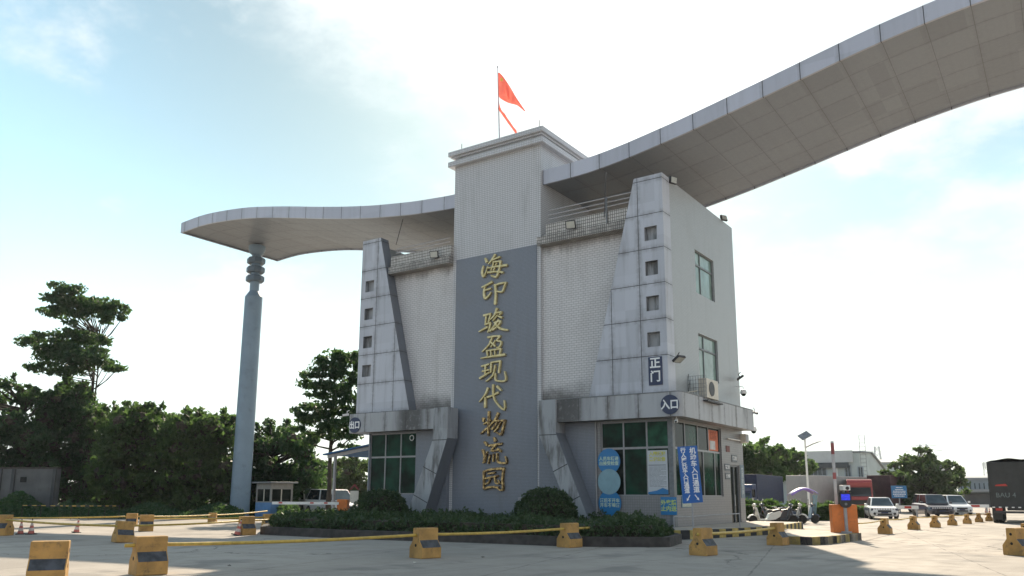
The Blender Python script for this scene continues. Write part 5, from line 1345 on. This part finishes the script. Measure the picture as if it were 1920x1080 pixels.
        for k in range(12):
            y = f0+.8+k*.24; mk.box(Wd/2+.007, Wd/2+.012, y, y+.13, z0+.04, z1-.03)
        build('marking', mk, M_LET, bd)
    return t_
def paint(name, col, coat=.6): return plain(name, col, .35, 0, .05, 2, .5, 0, .0, coat)
M_CWHITE = paint('white_car_paint', (.68, .68, .68)); M_CDARK = paint('dark_car_paint', (.05, .045, .06)); M_CRED = paint('red_truck_paint', (.36, .035, .03), .3); M_CBLUE = paint('blue_truck_paint', (.022, .04, .11), .3)
def face_cam(p, off=0): return math.atan2(-p.x, p.y)*1.0+R(off)
p = GD(1652, 52.5); car('white hatchback with a dark lettered stripe facing the camera on the right', M_CWHITE, p, R(17), .92, L=4.4, Wd=1.8, H=1.50, hood=.98, band=True)
p = GD(1749, 59); car('dark grey people carrier parked right of the blue board', M_CDARK, p, R(24), .92, L=4.9, Wd=1.9, H=1.75, hood=.95, suv=True, band=True)
p = GD(1787, 65); car('white people carrier parked behind the dark grey one', M_CWHITE, p, R(24), .92, L=4.8, Wd=1.85, H=1.7, hood=.95, suv=True)
p = GD(572, 58); car('white van roof showing above the exit boom, left one', M_CWHITE, p, R(70), 1.0, L=4.9, Wd=1.8, H=1.9, hood=.8, suv=True)
p = GD(622, 54); car('white van roof showing above the exit boom, right of the shade tree trunk', M_CWHITE, p, R(75), 1.0, L=4.9, Wd=1.8, H=1.75, hood=.8, suv=True)
def lorry(label, cabm, boxm, loc, rz, sc, bl_=8.0, bh=3.7, cabh=2.9, name='parked_truck', ribs=False, cab=True):
    "cab faces local -Y, cargo body behind it"
    t_ = thing(name, label, 'truck', loc, rz, None, sc)
    y = 0
    if cab:
        pf = [(-2.0, .55), (-2.05, 1.5), (-1.86, 2.0), (-1.70, cabh-.25), (-1.45, cabh), (-.15, cabh+.05), (0, cabh-.1), (0, .55)]
        build('cab', MB().prism([(-1.22, a, z) for a, z in pf], (2.44, 0, 0)), cabm, t_, bevel=.06)
        build('windscreen', MB().hexa([(-1.08, -2.02, 1.75), (1.08, -2.02, 1.75), (1.08, -1.95, 1.75), (-1.08, -1.95, 1.75)], [(-1.05, -1.86, cabh-.78), (1.05, -1.86, cabh-.78), (1.05, -1.6, cabh-.78), (-1.05, -1.6, cabh-.78)]), M_CARGL, t_)
        build('grille', MB().box(-.85, .85, -2.085, -2.0, .95, 1.38), M_BLACK, t_)
        build('bumper', MB().box(-1.22, 1.22, -2.14, -1.6, .35, .8), cabm, t_, bevel=.05)
        for s_ in (-1, 1):
            build('headlight', MB().box(s_*.78, s_*1.1, -2.16, -2.1, .55, .72), M_CLEARGL, t_)
            build('mirror', MB().box(s_*1.28, s_*1.42, -1.95, -1.85, 1.75, 2.35), M_BLACK, t_)
            build('side_window', MB().box(s_*1.222, s_*1.23, -1.6, -.55, 1.65, cabh-.45), M_CARGL, t_)
            build('door', MB().box(s_*1.221, s_*1.226, -1.68, -.48, .85, 1.62), cabm, t_)
        build('visor', MB().box(-1.15, 1.15, -1.98, -1.72, cabh-.62, cabh-.28), cabm, t_)
        y = .15
    bx_ = MB().box(-1.25, 1.25, y, y+bl_, 1.05, bh)
    b_ = build('cargo_box', bx_, boxm, t_, bevel=.03)
    if ribs:
        rb = MB()
        for k in range(int(bl_/.6)):
            for s_ in (-1, 1): rb.box(s_*1.25, s_*1.28, y+.1+k*.6, y+.18+k*.6, 1.1, bh-.08)
        build('rib', rb, boxm, b_)
    build('chassis', MB().box(-.5, .5, -1.6 if cab else .3, y+bl_, .6, 1.04), M_IRON, t_)
    ys = ([-1.05] if cab else [])+[y+bl_-2.6, y+bl_-1.3]
    for s_ in (-1, 1):
        for q in ys: wheel(t_, s_*1.0, q, .5, .32)
    return t_
M_TARP = plain('blue_tarpaulin', (.018, .024, .058), .7, 0, .15, 2, bmp=.4); M_CONT = plain('grey_container', (.40, .37, .34), .6, 0, .06, 1.5, dirt=.15); M_MAROON = plain('maroon_tarpaulin', (.06, .022, .025), .7, 0, .2, 2, bmp=.4)
p = GD(1396, 60); lorry('dark blue tarpaulin truck with its cab by the gatehouse corner', M_CBLUE, M_TARP, p, R(4), .80, 11., 3.75, 2.8)
p = GD(1497, 68); lorry('pale grey container trailer behind the scooter canopy', M_CWHITE, M_CONT, p, R(-17), .80, 12.5, 3.9, cab=False, name='container_trailer')
p = GD(1615, 68); lorry('red truck cab facing the camera before a maroon load', M_CRED, M_MAROON, p, R(12), .80, 9., 3.6, 3.45)
p = GD(1652, 71); lorry('maroon covered trailer mostly hidden behind the white car and the street tree', M_CRED, M_MAROON, p, R(-10), .80, 9., 4.05, cab=False, name='covered_trailer')
p = GD(628, 66); lorry('red truck half hidden behind the white vans at the exit', M_CRED, M_CRED, p, R(70), .62, 5., 2.9, 2.7)
# the dark truck seen from behind at the right edge
M_DTR = plain('dark_truck_paint', (.028, .032, .034), .6, 0, .25, 2, dirt=.3)
pw = G(1868, 981)
tk = thing('tipper_truck', 'big dark cargo truck seen from behind at the right edge', 'truck', (pw.x+1.1, pw.y, 0), R(1))
q = dep(pw)/F_PX; z0, z1 = 1.5+(929-951)*q, 1.5+(929-866)*q
body = build('cargo_body', MB().box(-1.28, 1.28, 0, 8.5, z0, z1), M_DTR, tk, bevel=.03)
fr = MB()
for x in (-1.27, -.43, .40, 1.2): fr.box(x, x+.07, -.04, -.002, z0+.06, z1-.05)
for z in (z0+.0, z1-.12, z0+(z1-z0)*.36): fr.box(-1.27, 1.27, -.043, -.003, z, z+.07)
build('tailgate_frame', fr, M_DTR, body)
tp_ = MB(); vs = []; nx_, ny_ = 13, 8
for j in range(ny_):
    for i in range(nx_):
        a, b_ = i/(nx_-1), j/(ny_-1); e_ = math.sin(math.pi*a)**.5
        vs.append((-1.24+2.48*a, .02+8.3*b_, z1+.02+e_*(.10+.10*random.random())))
tp_.add(vs, [(j*nx_+i, j*nx_+i+1, (j+1)*nx_+i+1, (j+1)*nx_+i) for j in range(ny_-1) for i in range(nx_-1)])
build('tarpaulin', tp_, plain('black_tarpaulin', (.02, .02, .022), .8, 0, .2, 4, bmp=.5), tk)
text('painted_plate', 'BAU 4    7', .36, plain('plate_paint', (.15, .19, .19), .7, 0, .3, 9), tk, (-.2, -.050, z0+(z1-z0)*.27), FRONT, world=False, bold=.004)
build('red_mark', MB().poly([(-.98, -.047, z0+(z1-z0)*.47), (-.35, -.047, z0+(z1-z0)*.47), (-.45, -.047, z0+(z1-z0)*.52), (-.92, -.047, z0+(z1-z0)*.50)]), M_RED, tk)
rf = MB()
for k in range(8): rf.box(-1.2+k*.31, -1.07+k*.31, -.055, -.044, z0+.0, z0+.06)
build('reflector_strip', rf, M_LET, tk)
build('chassis', MB().box(-.5, .5, .1, 8.3, .7, z0-.01), M_IRON, tk)
build('underrun_bar', MB().box(-1.15, 1.15, .0, .1, .55, .67), M_IRON, tk)
for s_ in (-1, 1):
    for y in (.8, 2.1, 6.8):
        for dx in (.86, 1.13) if y < 3 else (1.0,): wheel(tk, s_*dx, y, .5, .24)
    build('tail_light', MB().box(s_*.72, s_*1.05, -.03, 0, z0-.15, z0-.02), M_RED, tk)
    build('mud_flap', MB().box(s_*.75, s_*1.22, .18, .20, .2, z0-.02), M_BLACK, tk)
# ---------------------------------------------------------------- scooters
def scooter(label, loc, rz, bodym, sc=1.):
    "front faces local -Y"
    t_ = thing('motor_scooter', label, 'scooter', loc, rz, 'scooters parked by the hedge', sc)
    for y in (-.62, .62): wheel(t_, 0, y, .23, .11)
    pf = [(-.34, .26), (-.30, .30), (.10, .28), (.24, .55), (.80, .70), (.92, .62), (.80, .40), (.55, .26), (.2, .2), (-.30, .2)]
    build('body', MB().prism([(-.15, a, z) for a, z in pf], (.30, 0, 0)), bodym, t_, bevel=.04)
    build('leg_shield', MB().hexa([(-.21, -.36, .28), (.21, -.36, .28), (.20, -.30, .28), (-.20, -.30, .28)], [(-.19, -.52, .86), (.19, -.52, .86), (.17, -.44, .88), (-.17, -.44, .88)]), bodym, t_, bevel=.03)
    build('seat', MB().prism([(-.13, a, z) for a, z in ((.12, .66), (.2, .76), (.45, .72), (.85, .80), (.92, .76), (.8, .68), (.24, .6))], (.26, 0, 0)), M_BLACK, t_, bevel=.03)
    build('front_fender', MB().prism([(-.08, a, z) for a, z in ((-.90, .34), (-.78, .48), (-.60, .52), (-.42, .44), (-.45, .40), (-.62, .47), (-.76, .43), (-.86, .32))], (.16, 0, 0)), bodym, t_)
    build('fork', MB().cyl((0, -.62, .23), (0, -.46, .95), .035, n=8), M_IRON, t_)
    build('handlebar', MB().tube([(-.34, -.36, .98), (-.14, -.46, 1.0), (.14, -.46, 1.0), (.34, -.36, .98)], .022, 6), M_BLACK, t_)
    build('head_cowl', MB().ball((0, -.50, .98), .12, 12, sc=(1.2, .8, .8)), bodym, t_, smooth='all')
    build('headlight', MB().ball((0, -.58, .97), .065, 10), M_CLEARGL, t_, smooth='all')
    for s_ in (-1, 1):
        build('mirror_stem', MB().cyl((s_*.22, -.42, 1.0), (s_*.28, -.44, 1.2), .01, n=6), M_IRON, t_)
        build('mirror', MB().ball((s_*.29, -.44, 1.24), .06, 10, sc=(1, .35, .8)), M_ASH, t_, smooth='all')
    build('tail_light', MB().box(-.08, .08, .90, .94, .60, .67), M_RED, t_)
    build('rack', MB().tube([(-.1, .8, .84), (-.1, 1.0, .86), (.1, 1.0, .86), (.1, .8, .84)], .014, 6), M_STEEL, t_)
    return t_
M_SC1 = paint('scooter_white', (.55, .55, .52), .4); M_SC2 = paint('scooter_dark', (.03, .04, .06), .4); M_SC3 = paint('scooter_blue', (.05, .08, .14), .4)
cam_ang = math.atan2(RGT.y, RGT.x)
q = [GD(x, d) for x, d in ((1434, 41.5), (1449, 42.6), (1466, 42.2), (1484, 43.5), (1508, 43.5))]
scooter('white scooter nearest the gatehouse corner, side on to the camera', q[0], cam_ang-R(90)+R(8), M_SC1)
scooter('dark scooter behind the white one by the gatehouse', q[1], cam_ang-R(90)-R(15), M_SC2)
scooter('dark scooter in the middle of the parked row', q[2], cam_ang+R(90)-R(35), M_SC2)
scooter('pale scooter between the dark one and the canopied one', q[3], cam_ang+R(90)-R(40), M_SC1)
cs = scooter('blue scooter carrying a purple and white rain canopy', q[4], cam_ang+R(90)+R(6), M_SC3)
vs, fs = [], []; nu, nv = 9, 5
for i in range(nu):
    a = i/(nu-1); y = -.75+1.5*a; z = 1.62+.34*math.sin(math.pi*(a*.9+.05))-.10*a
    for j in range(nv):
        b_ = (j/(nv-1)-.5)*2; vs.append((b_*.36, y, z-.12*b_*b_))
fs = [(i*nv+j, i*nv+j+1, (i+1)*nv+j+1, (i+1)*nv+j) for i in range(nu-1) for j in range(nv-1)]
mb = MB().add(vs, fs); mb.m = [1 if (f[0] % nv in (0, 3)) else 0 for f in fs]
rc = build('rain_canopy', mb, [plain('canopy_white', (.62, .58, .66), .5), plain('canopy_purple', (.26, .17, .48), .5)], cs, smooth='all')
so_ = rc.modifiers.new('t', 'SOLIDIFY'); so_.thickness = .015
for s_ in (-1, 1): build('canopy_strut', MB().tube([(s_*.12, -.5, .9), (s_*.2, -.66, 1.3), (s_*.25, -.6, 1.7)], .014, 6), M_ASH, cs)
build('rear_strut', MB().cyl((0, .9, .7), (0, .66, 1.62), .014, n=6), M_ASH, cs)
build('wind_apron', MB().hexa([(-.2, -.60, .5), (.2, -.60, .5), (.2, -.585, .5), (-.2, -.585, .5)], [(-.26, -.72, 1.5), (.26, -.72, 1.5), (.26, -.70, 1.5), (-.26, -.70, 1.5)]), M_PALEB, cs)

# ---------------------------------------------------------------- buildings in the distance
M_WH1 = plain('pale_green_wall', (.40, .44, .42), .7, 0, .06, .5, dirt=.12); M_WH2 = plain('white_wall', (.48, .49, .48), .7, 0, .06, .5, dirt=.15); M_WH3 = plain('blue_grey_wall', (.27, .31, .34), .7, 0, .08, .6, dirt=.2)
M_ROOF = plain('grey_roof', (.24, .25, .26), .6, 0, .1, .5)
M_WGL = plain('dark_panes', (.045, .06, .065), .3, 0, .3, .8)
D = 112; cA = GD(1618, D); Yw = cA.y; Xc = cA.x
w1 = thing('warehouse', 'pale green warehouse with a ribbon gutter behind the parked trucks', 'warehouse', (Xc-15, Yw+10, 0))
zt = hit(1615, 846, Y=Yw).z; zr = zt; Xl = hit(1440, 860, Y=Yw).x; dpt = 18.; rg_ = .9
pf = [(Yw, 0), (Yw, zt-.2), (Yw+dpt*.45, zt+.1), (Yw+dpt, zt-2.2), (Yw+dpt, 0)]
build('wall', MB().prism([(Xl-14, y, z) for y, z in pf], (Xc-Xl+14, 0, 0)), M_WH1, w1, True)
build('roof', MB().prism([(Xl-14.3, Yw-.1, zt-.15), (Xl-14.3, Yw+dpt*.45, zt+.12), (Xl-14.3, Yw+dpt+.3, zt-2.2), (Xl-14.3, Yw+dpt+.3, zt-2.0), (Xl-14.3, Yw+dpt*.45, zt+.3), (Xl-14.3, Yw-.1, zt+.05)], (Xc-Xl+14.6, 0, 0)), M_ROOF, w1, True)
build('parapet', MB().box(Xl-14, Xc-.8, Yw-.25, Yw-.01, zt-1.5, zt+.15), M_WH2, w1, True)
a = hit(1610, 857, Y=Yw); build('gutter', MB().box(Xl-14, Xc-1.4, Yw-.5, Yw-.26, zt-2.3, zt-1.52), plain('dark_gutter', (.05, .06, .065), .7), w1, True)
for x0, x1, y0, y1 in ((1517, 1550, 873, 891), (1584, 1596, 873, 893), (1609, 1619, 876, 895)):
    a, b_ = hit(x0, y0, Y=Yw), hit(x1, y1, Y=Yw)
    f_ = build('window', MB().box(a.x-.1, b_.x+.1, Yw-.06, Yw-.01, b_.z-.1, a.z+.1), M_WH3, w1, True)
    nb_ = 4 if x1-x0 > 20 else 2
    for k in range(nb_):
        u0 = a.x+(b_.x-a.x)*k/nb_; u1 = a.x+(b_.x-a.x)*(k+1)/nb_
        build('pane', MB().box(u0+.05, u1-.05, Yw-.09, Yw-.06, b_.z, a.z), M_WGL, f_)
build('ledge', MB().box(Xl-14, Xc-.4, Yw-1.2, Yw-.02, hit(1570, 896, Y=Yw).z-.3, hit(1570, 896, Y=Yw).z), M_WH3, w1, True)
build('downpipe', MB().cyl((hit(1569, 870, Y=Yw).x, Yw-.15, 0), (hit(1569, 870, Y=Yw).x, Yw-.15, zt-2.3), .1, n=8), M_WHITE, w1, True)
ld = MB(); lx = hit(1624, 860, Y=Yw).x
for k in range(16): ld.box(Xc+.1, Xc+.9, Yw+.1, Yw+.16, 1.5+k*.55, 1.56+k*.55)
for s_ in (.1, .84): ld.box(Xc+s_, Xc+s_+.06, Yw+.1, Yw+.16, 1, zt+2.2)
build('ladder', ld, M_ASH, w1, True)
def simple_house(name, label, px0, px1, ytop, D, depth, wallm, roofz=.5, parts=(), cat='building'):
    a = GD(px0, D); Y = a.y; z = hit((px0+px1)/2, ytop, Y=Y).z; x0, x1 = hit(px0, ytop, Y=Y).x, hit(px1, ytop, Y=Y).x
    t_ = thing(name, label, cat, ((x0+x1)/2, Y, 0))
    build('wall', MB().box(x0, x1, Y, Y+depth, 0, z), wallm, t_, True)
    build('roof', MB().prism([(x0-.3, Y-.3, z), (x0-.3, Y+depth+.3, z), (x0-.3, Y+depth+.3, z+roofz*.4), (x0-.3, Y+depth/2, z+roofz), (x0-.3, Y-.3, z+roofz*.4)], (x1-x0+.6, 0, 0)), M_ROOF, t_, True)
    for (mx0, mx1, my0, my1, mm, nm) in parts:
        p0, p1_ = hit(mx0, my0, Y=Y), hit(mx1, my1, Y=Y)
        build(nm, MB().box(p0.x, p1_.x, Y-.12, Y-.01, p1_.z, p0.z), mm, t_, True)
    return t_, x0, x1, Y, z
simple_house('warehouse', 'second pale warehouse gable peeping out right of the first one', 1640, 1688, 872, 135, 14, M_WH1, 1.2, ())
simple_house('warehouse', 'grey roofed shed peeping out above the street tree', 1735, 1764, 876, 140, 12, M_WH2, 1.0, ())
t5, x0, x1, Y5, z5 = simple_house('warehouse', 'long blue grey shed with a dark loading dock at the end of the road', 1795, 1905, 900, 112, 20, M_WH3, .8,
   [(1800, 1900, 925, 951, plain('dock_dark_wall', (.10, .105, .11), .8, 0, .15, 1), 'dock_wall')])  # lower dock wall in a darker tone
cn = MB(); a = hit(1800, 922, Y=Y5); b_ = hit(1905, 924, Y=Y5)
build('awning', MB().box(a.x, b_.x, Y5-2.2, Y5-.13, a.z, a.z+.35), M_ROOF, t5, True)
for k in range(12):
    x = a.x+(b_.x-a.x)*(k+.3)/12; build('louvre_window', MB().box(x, x+.25*(b_.x-a.x)/12, Y5-.08, Y5-.012, hit(1850, 919, Y=Y5).z, hit(1850, 906, Y=Y5).z), M_WGL, t5, True)
t6, x0, x1, Y6, z6 = simple_house('apartment_block', 'far pale flat roofed block behind the long shed', 1798, 1905, 899, 190, 16, M_WH2, .3, [(1800+10*k, 1806+10*k, 902, 906, M_WGL, 'window') for k in range(10)])
for (a, b_, y) in ((1815, 1827, 893), (1829, 1841, 896)):
    build('roof_room', MB().box(hit(a, y, Y=Y6).x, hit(b_, y, Y=Y6).x, Y6+1, Y6+6, z6, hit(a, y, Y=Y6).z), M_WH2, t6, True)
# masts
def mast(label, px, ytop, D, w0, name='antenna_mast', cat='mast', arms=()):
    p = GD(px, D); zt = 1.5+(929-ytop)*D/F_PX; t_ = thing(name, label, cat, (p.x, p.y, 0))
    lm = MB()
    for sx_ in (-1, 1):
        for sy_ in (-1, 1): lm.tube([(sx_*w0, sy_*w0, 0), (sx_*w0*.3, sy_*w0*.3, zt)], w0*.09, 4)
    n_ = 9
    for k in range(n_):
        z = zt*k/n_; z2 = zt*(k+1)/n_; a, b_ = w0*(1-.7*k/n_), w0*(1-.7*(k+1)/n_)
        lm.tube([(-a, -a, z), (b_, -b_, z2)], w0*.035, 3); lm.tube([(a, -a, z), (-b_, -b_, z2)], w0*.035, 3)
        lm.tube([(-a, a, z), (b_, b_, z2)], w0*.035, 3)
    build('lattice', lm, M_MAST, t_)
    for (f, hw_) in arms: build('cross_arm', MB().tube([(-hw_, 0, zt*f), (0, 0, zt*f+hw_*.12), (hw_, 0, zt*f)], w0*.035, 4), M_MAST, t_)
    for k in range(3):
        if not arms: build('antenna', MB().box(-.5+.4*k, -.3+.4*k, -.6, -.5, zt*.82, zt*.98), M_WHITE, t_)
mast('thin antenna mast left of the dark truck', 1855, 866, 170, .8)
mast('far power pylon rising over the street tree', 1741, 834, 260, 3.0, 'power_pylon', 'pylon', ((.97, 4), (.88, 5.5), (.79, 4.5)))
mast('faint power pylon right of the first warehouse', 1652, 838, 330, 2.5, 'power_pylon', 'pylon', ((.97, 3.5), (.89, 4.5)))
wt = GD(574, 150)
tw = thing('water_tower', 'pale slab tower far behind the shade tree', 'tower', (wt.x, wt.y, 0))
q = 150/F_PX; z1 = 1.5+(924-838)*q
build('shaft', MB().box(-6.5*q, 6.5*q, -1.2, 1.2, 0, z1*.88), M_WH3, tw)
build('tank', MB().lathe([(5*q, z1*.88), (8*q, z1*.92), (8*q, z1), (3*q, z1*1.03)], n=14), M_WH2, tw, smooth=True)
# old shed at far left
ow = GD(48, 50)
sh_ = thing('old_wall', 'weathered grey wall with one small opening under the trees at far left', 'wall', (ow.x, ow.y, 0), cam_ang-R(6))
q = 50/F_PX; z1 = 1.5+(922-880)*q
build('wall', MB().box(-62*q, 54*q, 0, .35, 0, z1), plain('old_plaster', (.10, .105, .108), .9, 0, .25, .7, dirt=.5), sh_)
build('coping', MB().box(-62.5*q, 54.5*q, -.04, .39, z1, z1+.1), M_STONE, sh_)
for x in (-60, -33, 50): build('pier', MB().box((x-3)*q, (x+3)*q, -.12, -.001, 0, z1-.02), plain('old_pier_%d' % x, (.06, .064, .068), .9, 0, .2, 1), sh_)
build('window', MB().box(-19*q, -7*q, -.03, .05, 1.5+(922-905)*q, 1.5+(922-895)*q), M_HOLE, sh_)
# low fence with yellow and pale rails before the bushes
fp = [GD(x, d) for x, d in ((40, 46), (75, 45.5), (110, 45), (132, 44.6), (165, 45), (195, 45.4), (222, 45.6))]
fe = thing('low_fence', 'low fence of thin posts and a yellow and white striped rail before the dark bushes', 'fence', tuple(fp[3]))
for p in fp: build('post', MB().cyl((p.x, p.y, 0), (p.x, p.y, .72), .018, n=6), M_BARK, fe, True)
rl = MB()
L = 0
for a, b_ in zip(fp, fp[1:]):
    for k in range(4):
        u, v_ = a.lerp(b_, k/4), a.lerp(b_, (k+1)/4); z = Vector((0, 0, .72)); rl.cyl(u+z, v_+z, .022, n=6, mi=L % 2); L += 1
build('rail', rl, [M_PIPE, M_IRON], fe, True)
# ---------------------------------------------------------------- street lamps and the blue road board
def solar_lamp(label, px, ybase_D, ytop):
    p = GD(px, ybase_D); q = ybase_D/F_PX; z = 1.5+(928-ytop)*q
    t_ = thing('solar_street_lamp', label, 'street lamp', (p.x, p.y, 0), cam_ang, 'solar street lamps in the yard')
    build('pole', MB().cyl((0, 0, 0), (0, 0, z-.25), .075, .05, 10), M_WHITE, t_)
    Mx = Matrix.Translation((0, 0, z-.05)) @ Matrix.Rotation(R(-28), 4, 'Y') @ Matrix.Rotation(R(35), 4, 'X')
    pn = build('solar_panel', MB().box(-.32, .32, -.28, .28, -.02, .02).map(Mx), plain('panel_'+str(px), (.22, .22, .23), .3, .2), t_)
    gr = MB()
    for k in range(4): gr.box(-.30+k*.155, -.16+k*.155, -.26, -.01, -.026, -.02); gr.box(-.30+k*.155, -.16+k*.155, .01, .26, -.026, -.02)
    build('cell', gr.map(Mx), M_WHITE, pn)
    build('arm', MB().tube([(0, 0, z-.75), (.4, -.05, z-.55), (.75, -.08, z-.42)], .04, 8), M_ASH, t_)
    build('lamp_head', MB().hexa([(.55, -.15, z-.52), (1.0, -.15, z-.36), (1.0, .0, z-.36), (.55, .0, z-.52)], [(.55, -.15, z-.46), (1.0, -.15, z-.32), (1.0, .0, z-.32), (.55, .0, z-.46)]), M_ASH, t_)
solar_lamp('tall white solar lamp post beside the scooter canopy', 1519, 47, 815)
solar_lamp('far solar lamp half hidden in the trees above the blue truck', 1502, 90, 852)
bp_ = GD(1689, 68); q = 68/F_PX
bb = thing('road_board', 'blue road information board on a post below the street tree', 'sign', (bp_.x, bp_.y, 0), cam_ang)
zc = 1.5+(928.5-922)*q
build('board', MB().box(-14.5*q, 14.5*q, -.04, .0, zc-11.5*q, zc+11.5*q), plain('board_blue', (.03, .17, .36), .5, 0, .08, 3), bb)
build('post', MB().cyl((0, .05, 0), (0, .05, zc), .05, n=8), M_ASH, bb)
bk = MB(); rp = random.Random(8)
for k, (w_, z) in enumerate(((.45, 8), (.62, 4.2), (.95, 1.2), (1.0, -1.8), (1.0, -4.8), (.8, -7.8))):
    x = -12*q*w_
    while x < 12*q*w_: l_ = rp.uniform(.05, .13); bk.box(x, min(x+l_, 12*q), -.046, -.041, zc+z*q-.035, zc+z*q+.035); x += l_+.03
build('lettering', bk, M_LET, bb)
for px, d, ln, lab in ((1702, 57, 1.6, 'low white and red boom between the white car and the dark one'), (1828, 66, 2.4, 'low white and red boom past the white people carrier')):
    p = GD(px, d); t_ = thing('low_boom', lab, 'barrier boom', (p.x, p.y, 0), cam_ang)
    build('bar', MB().box(-ln/2, ln/2, -.05, .05, .55, .8), M_WHITE, t_); build('red_patch', MB().box(-ln*.12, ln*.18, -.056, .056, .6, .76), M_RED, t_)
    for s_ in (-1, 1): build('leg', MB().box(s_*ln*.42-.05, s_*ln*.42+.05, -.05, .05, 0, .55), M_ASH, t_)
# a few scraps of litter on the concrete
lt = random.Random(12)
for k, (x, y) in enumerate(((778, 1056), (905, 1046), (1460, 985), (1882, 1004), (60, 1070), (430, 1062), (995, 1006))):
    p = G(x, y); s_ = .05
    mb = MB().poly([(s_*math.cos(a)*lt.uniform(.5, 1.3), s_*math.sin(a)*lt.uniform(.5, 1.3), .006+lt.uniform(0, .025)) for a in (0, 1.1, 2.3, 3.5, 4.9)])
    mb.prism([(v[0], v[1], v[2]) for v in mb.v], (0, 0, .004))
    o = build('litter_scrap', mb, M_STONE if k % 2 else M_CREAM); o.location = p
    tag(o, 'small scrap of litter lying on the concrete', 'litter', 'litter on the concrete')

# ---------------------------------------------------------------- thin air haze over the whole yard
hzm = bpy.data.materials.new('haze_air'); hzm.use_nodes = True; t = N(hzm.node_tree); t.n.clear()
pv = t.new('ShaderNodeVolumePrincipled'); pv.inputs['Density'].default_value = HAZE; pv.inputs['Color'].default_value = (.93, .96, 1, 1); pv.inputs['Anisotropy'].default_value = .35
oo = t.new('ShaderNodeOutputMaterial'); t.l.new(pv.outputs[0], oo.inputs['Volume'])
if HAZE > 0:
    o = build('haze', MB().box(-430, 430, -80, 620, -1, 46), hzm); o['kind'] = 'stuff'; o['label'] = 'thin sunlit haze over the yard'
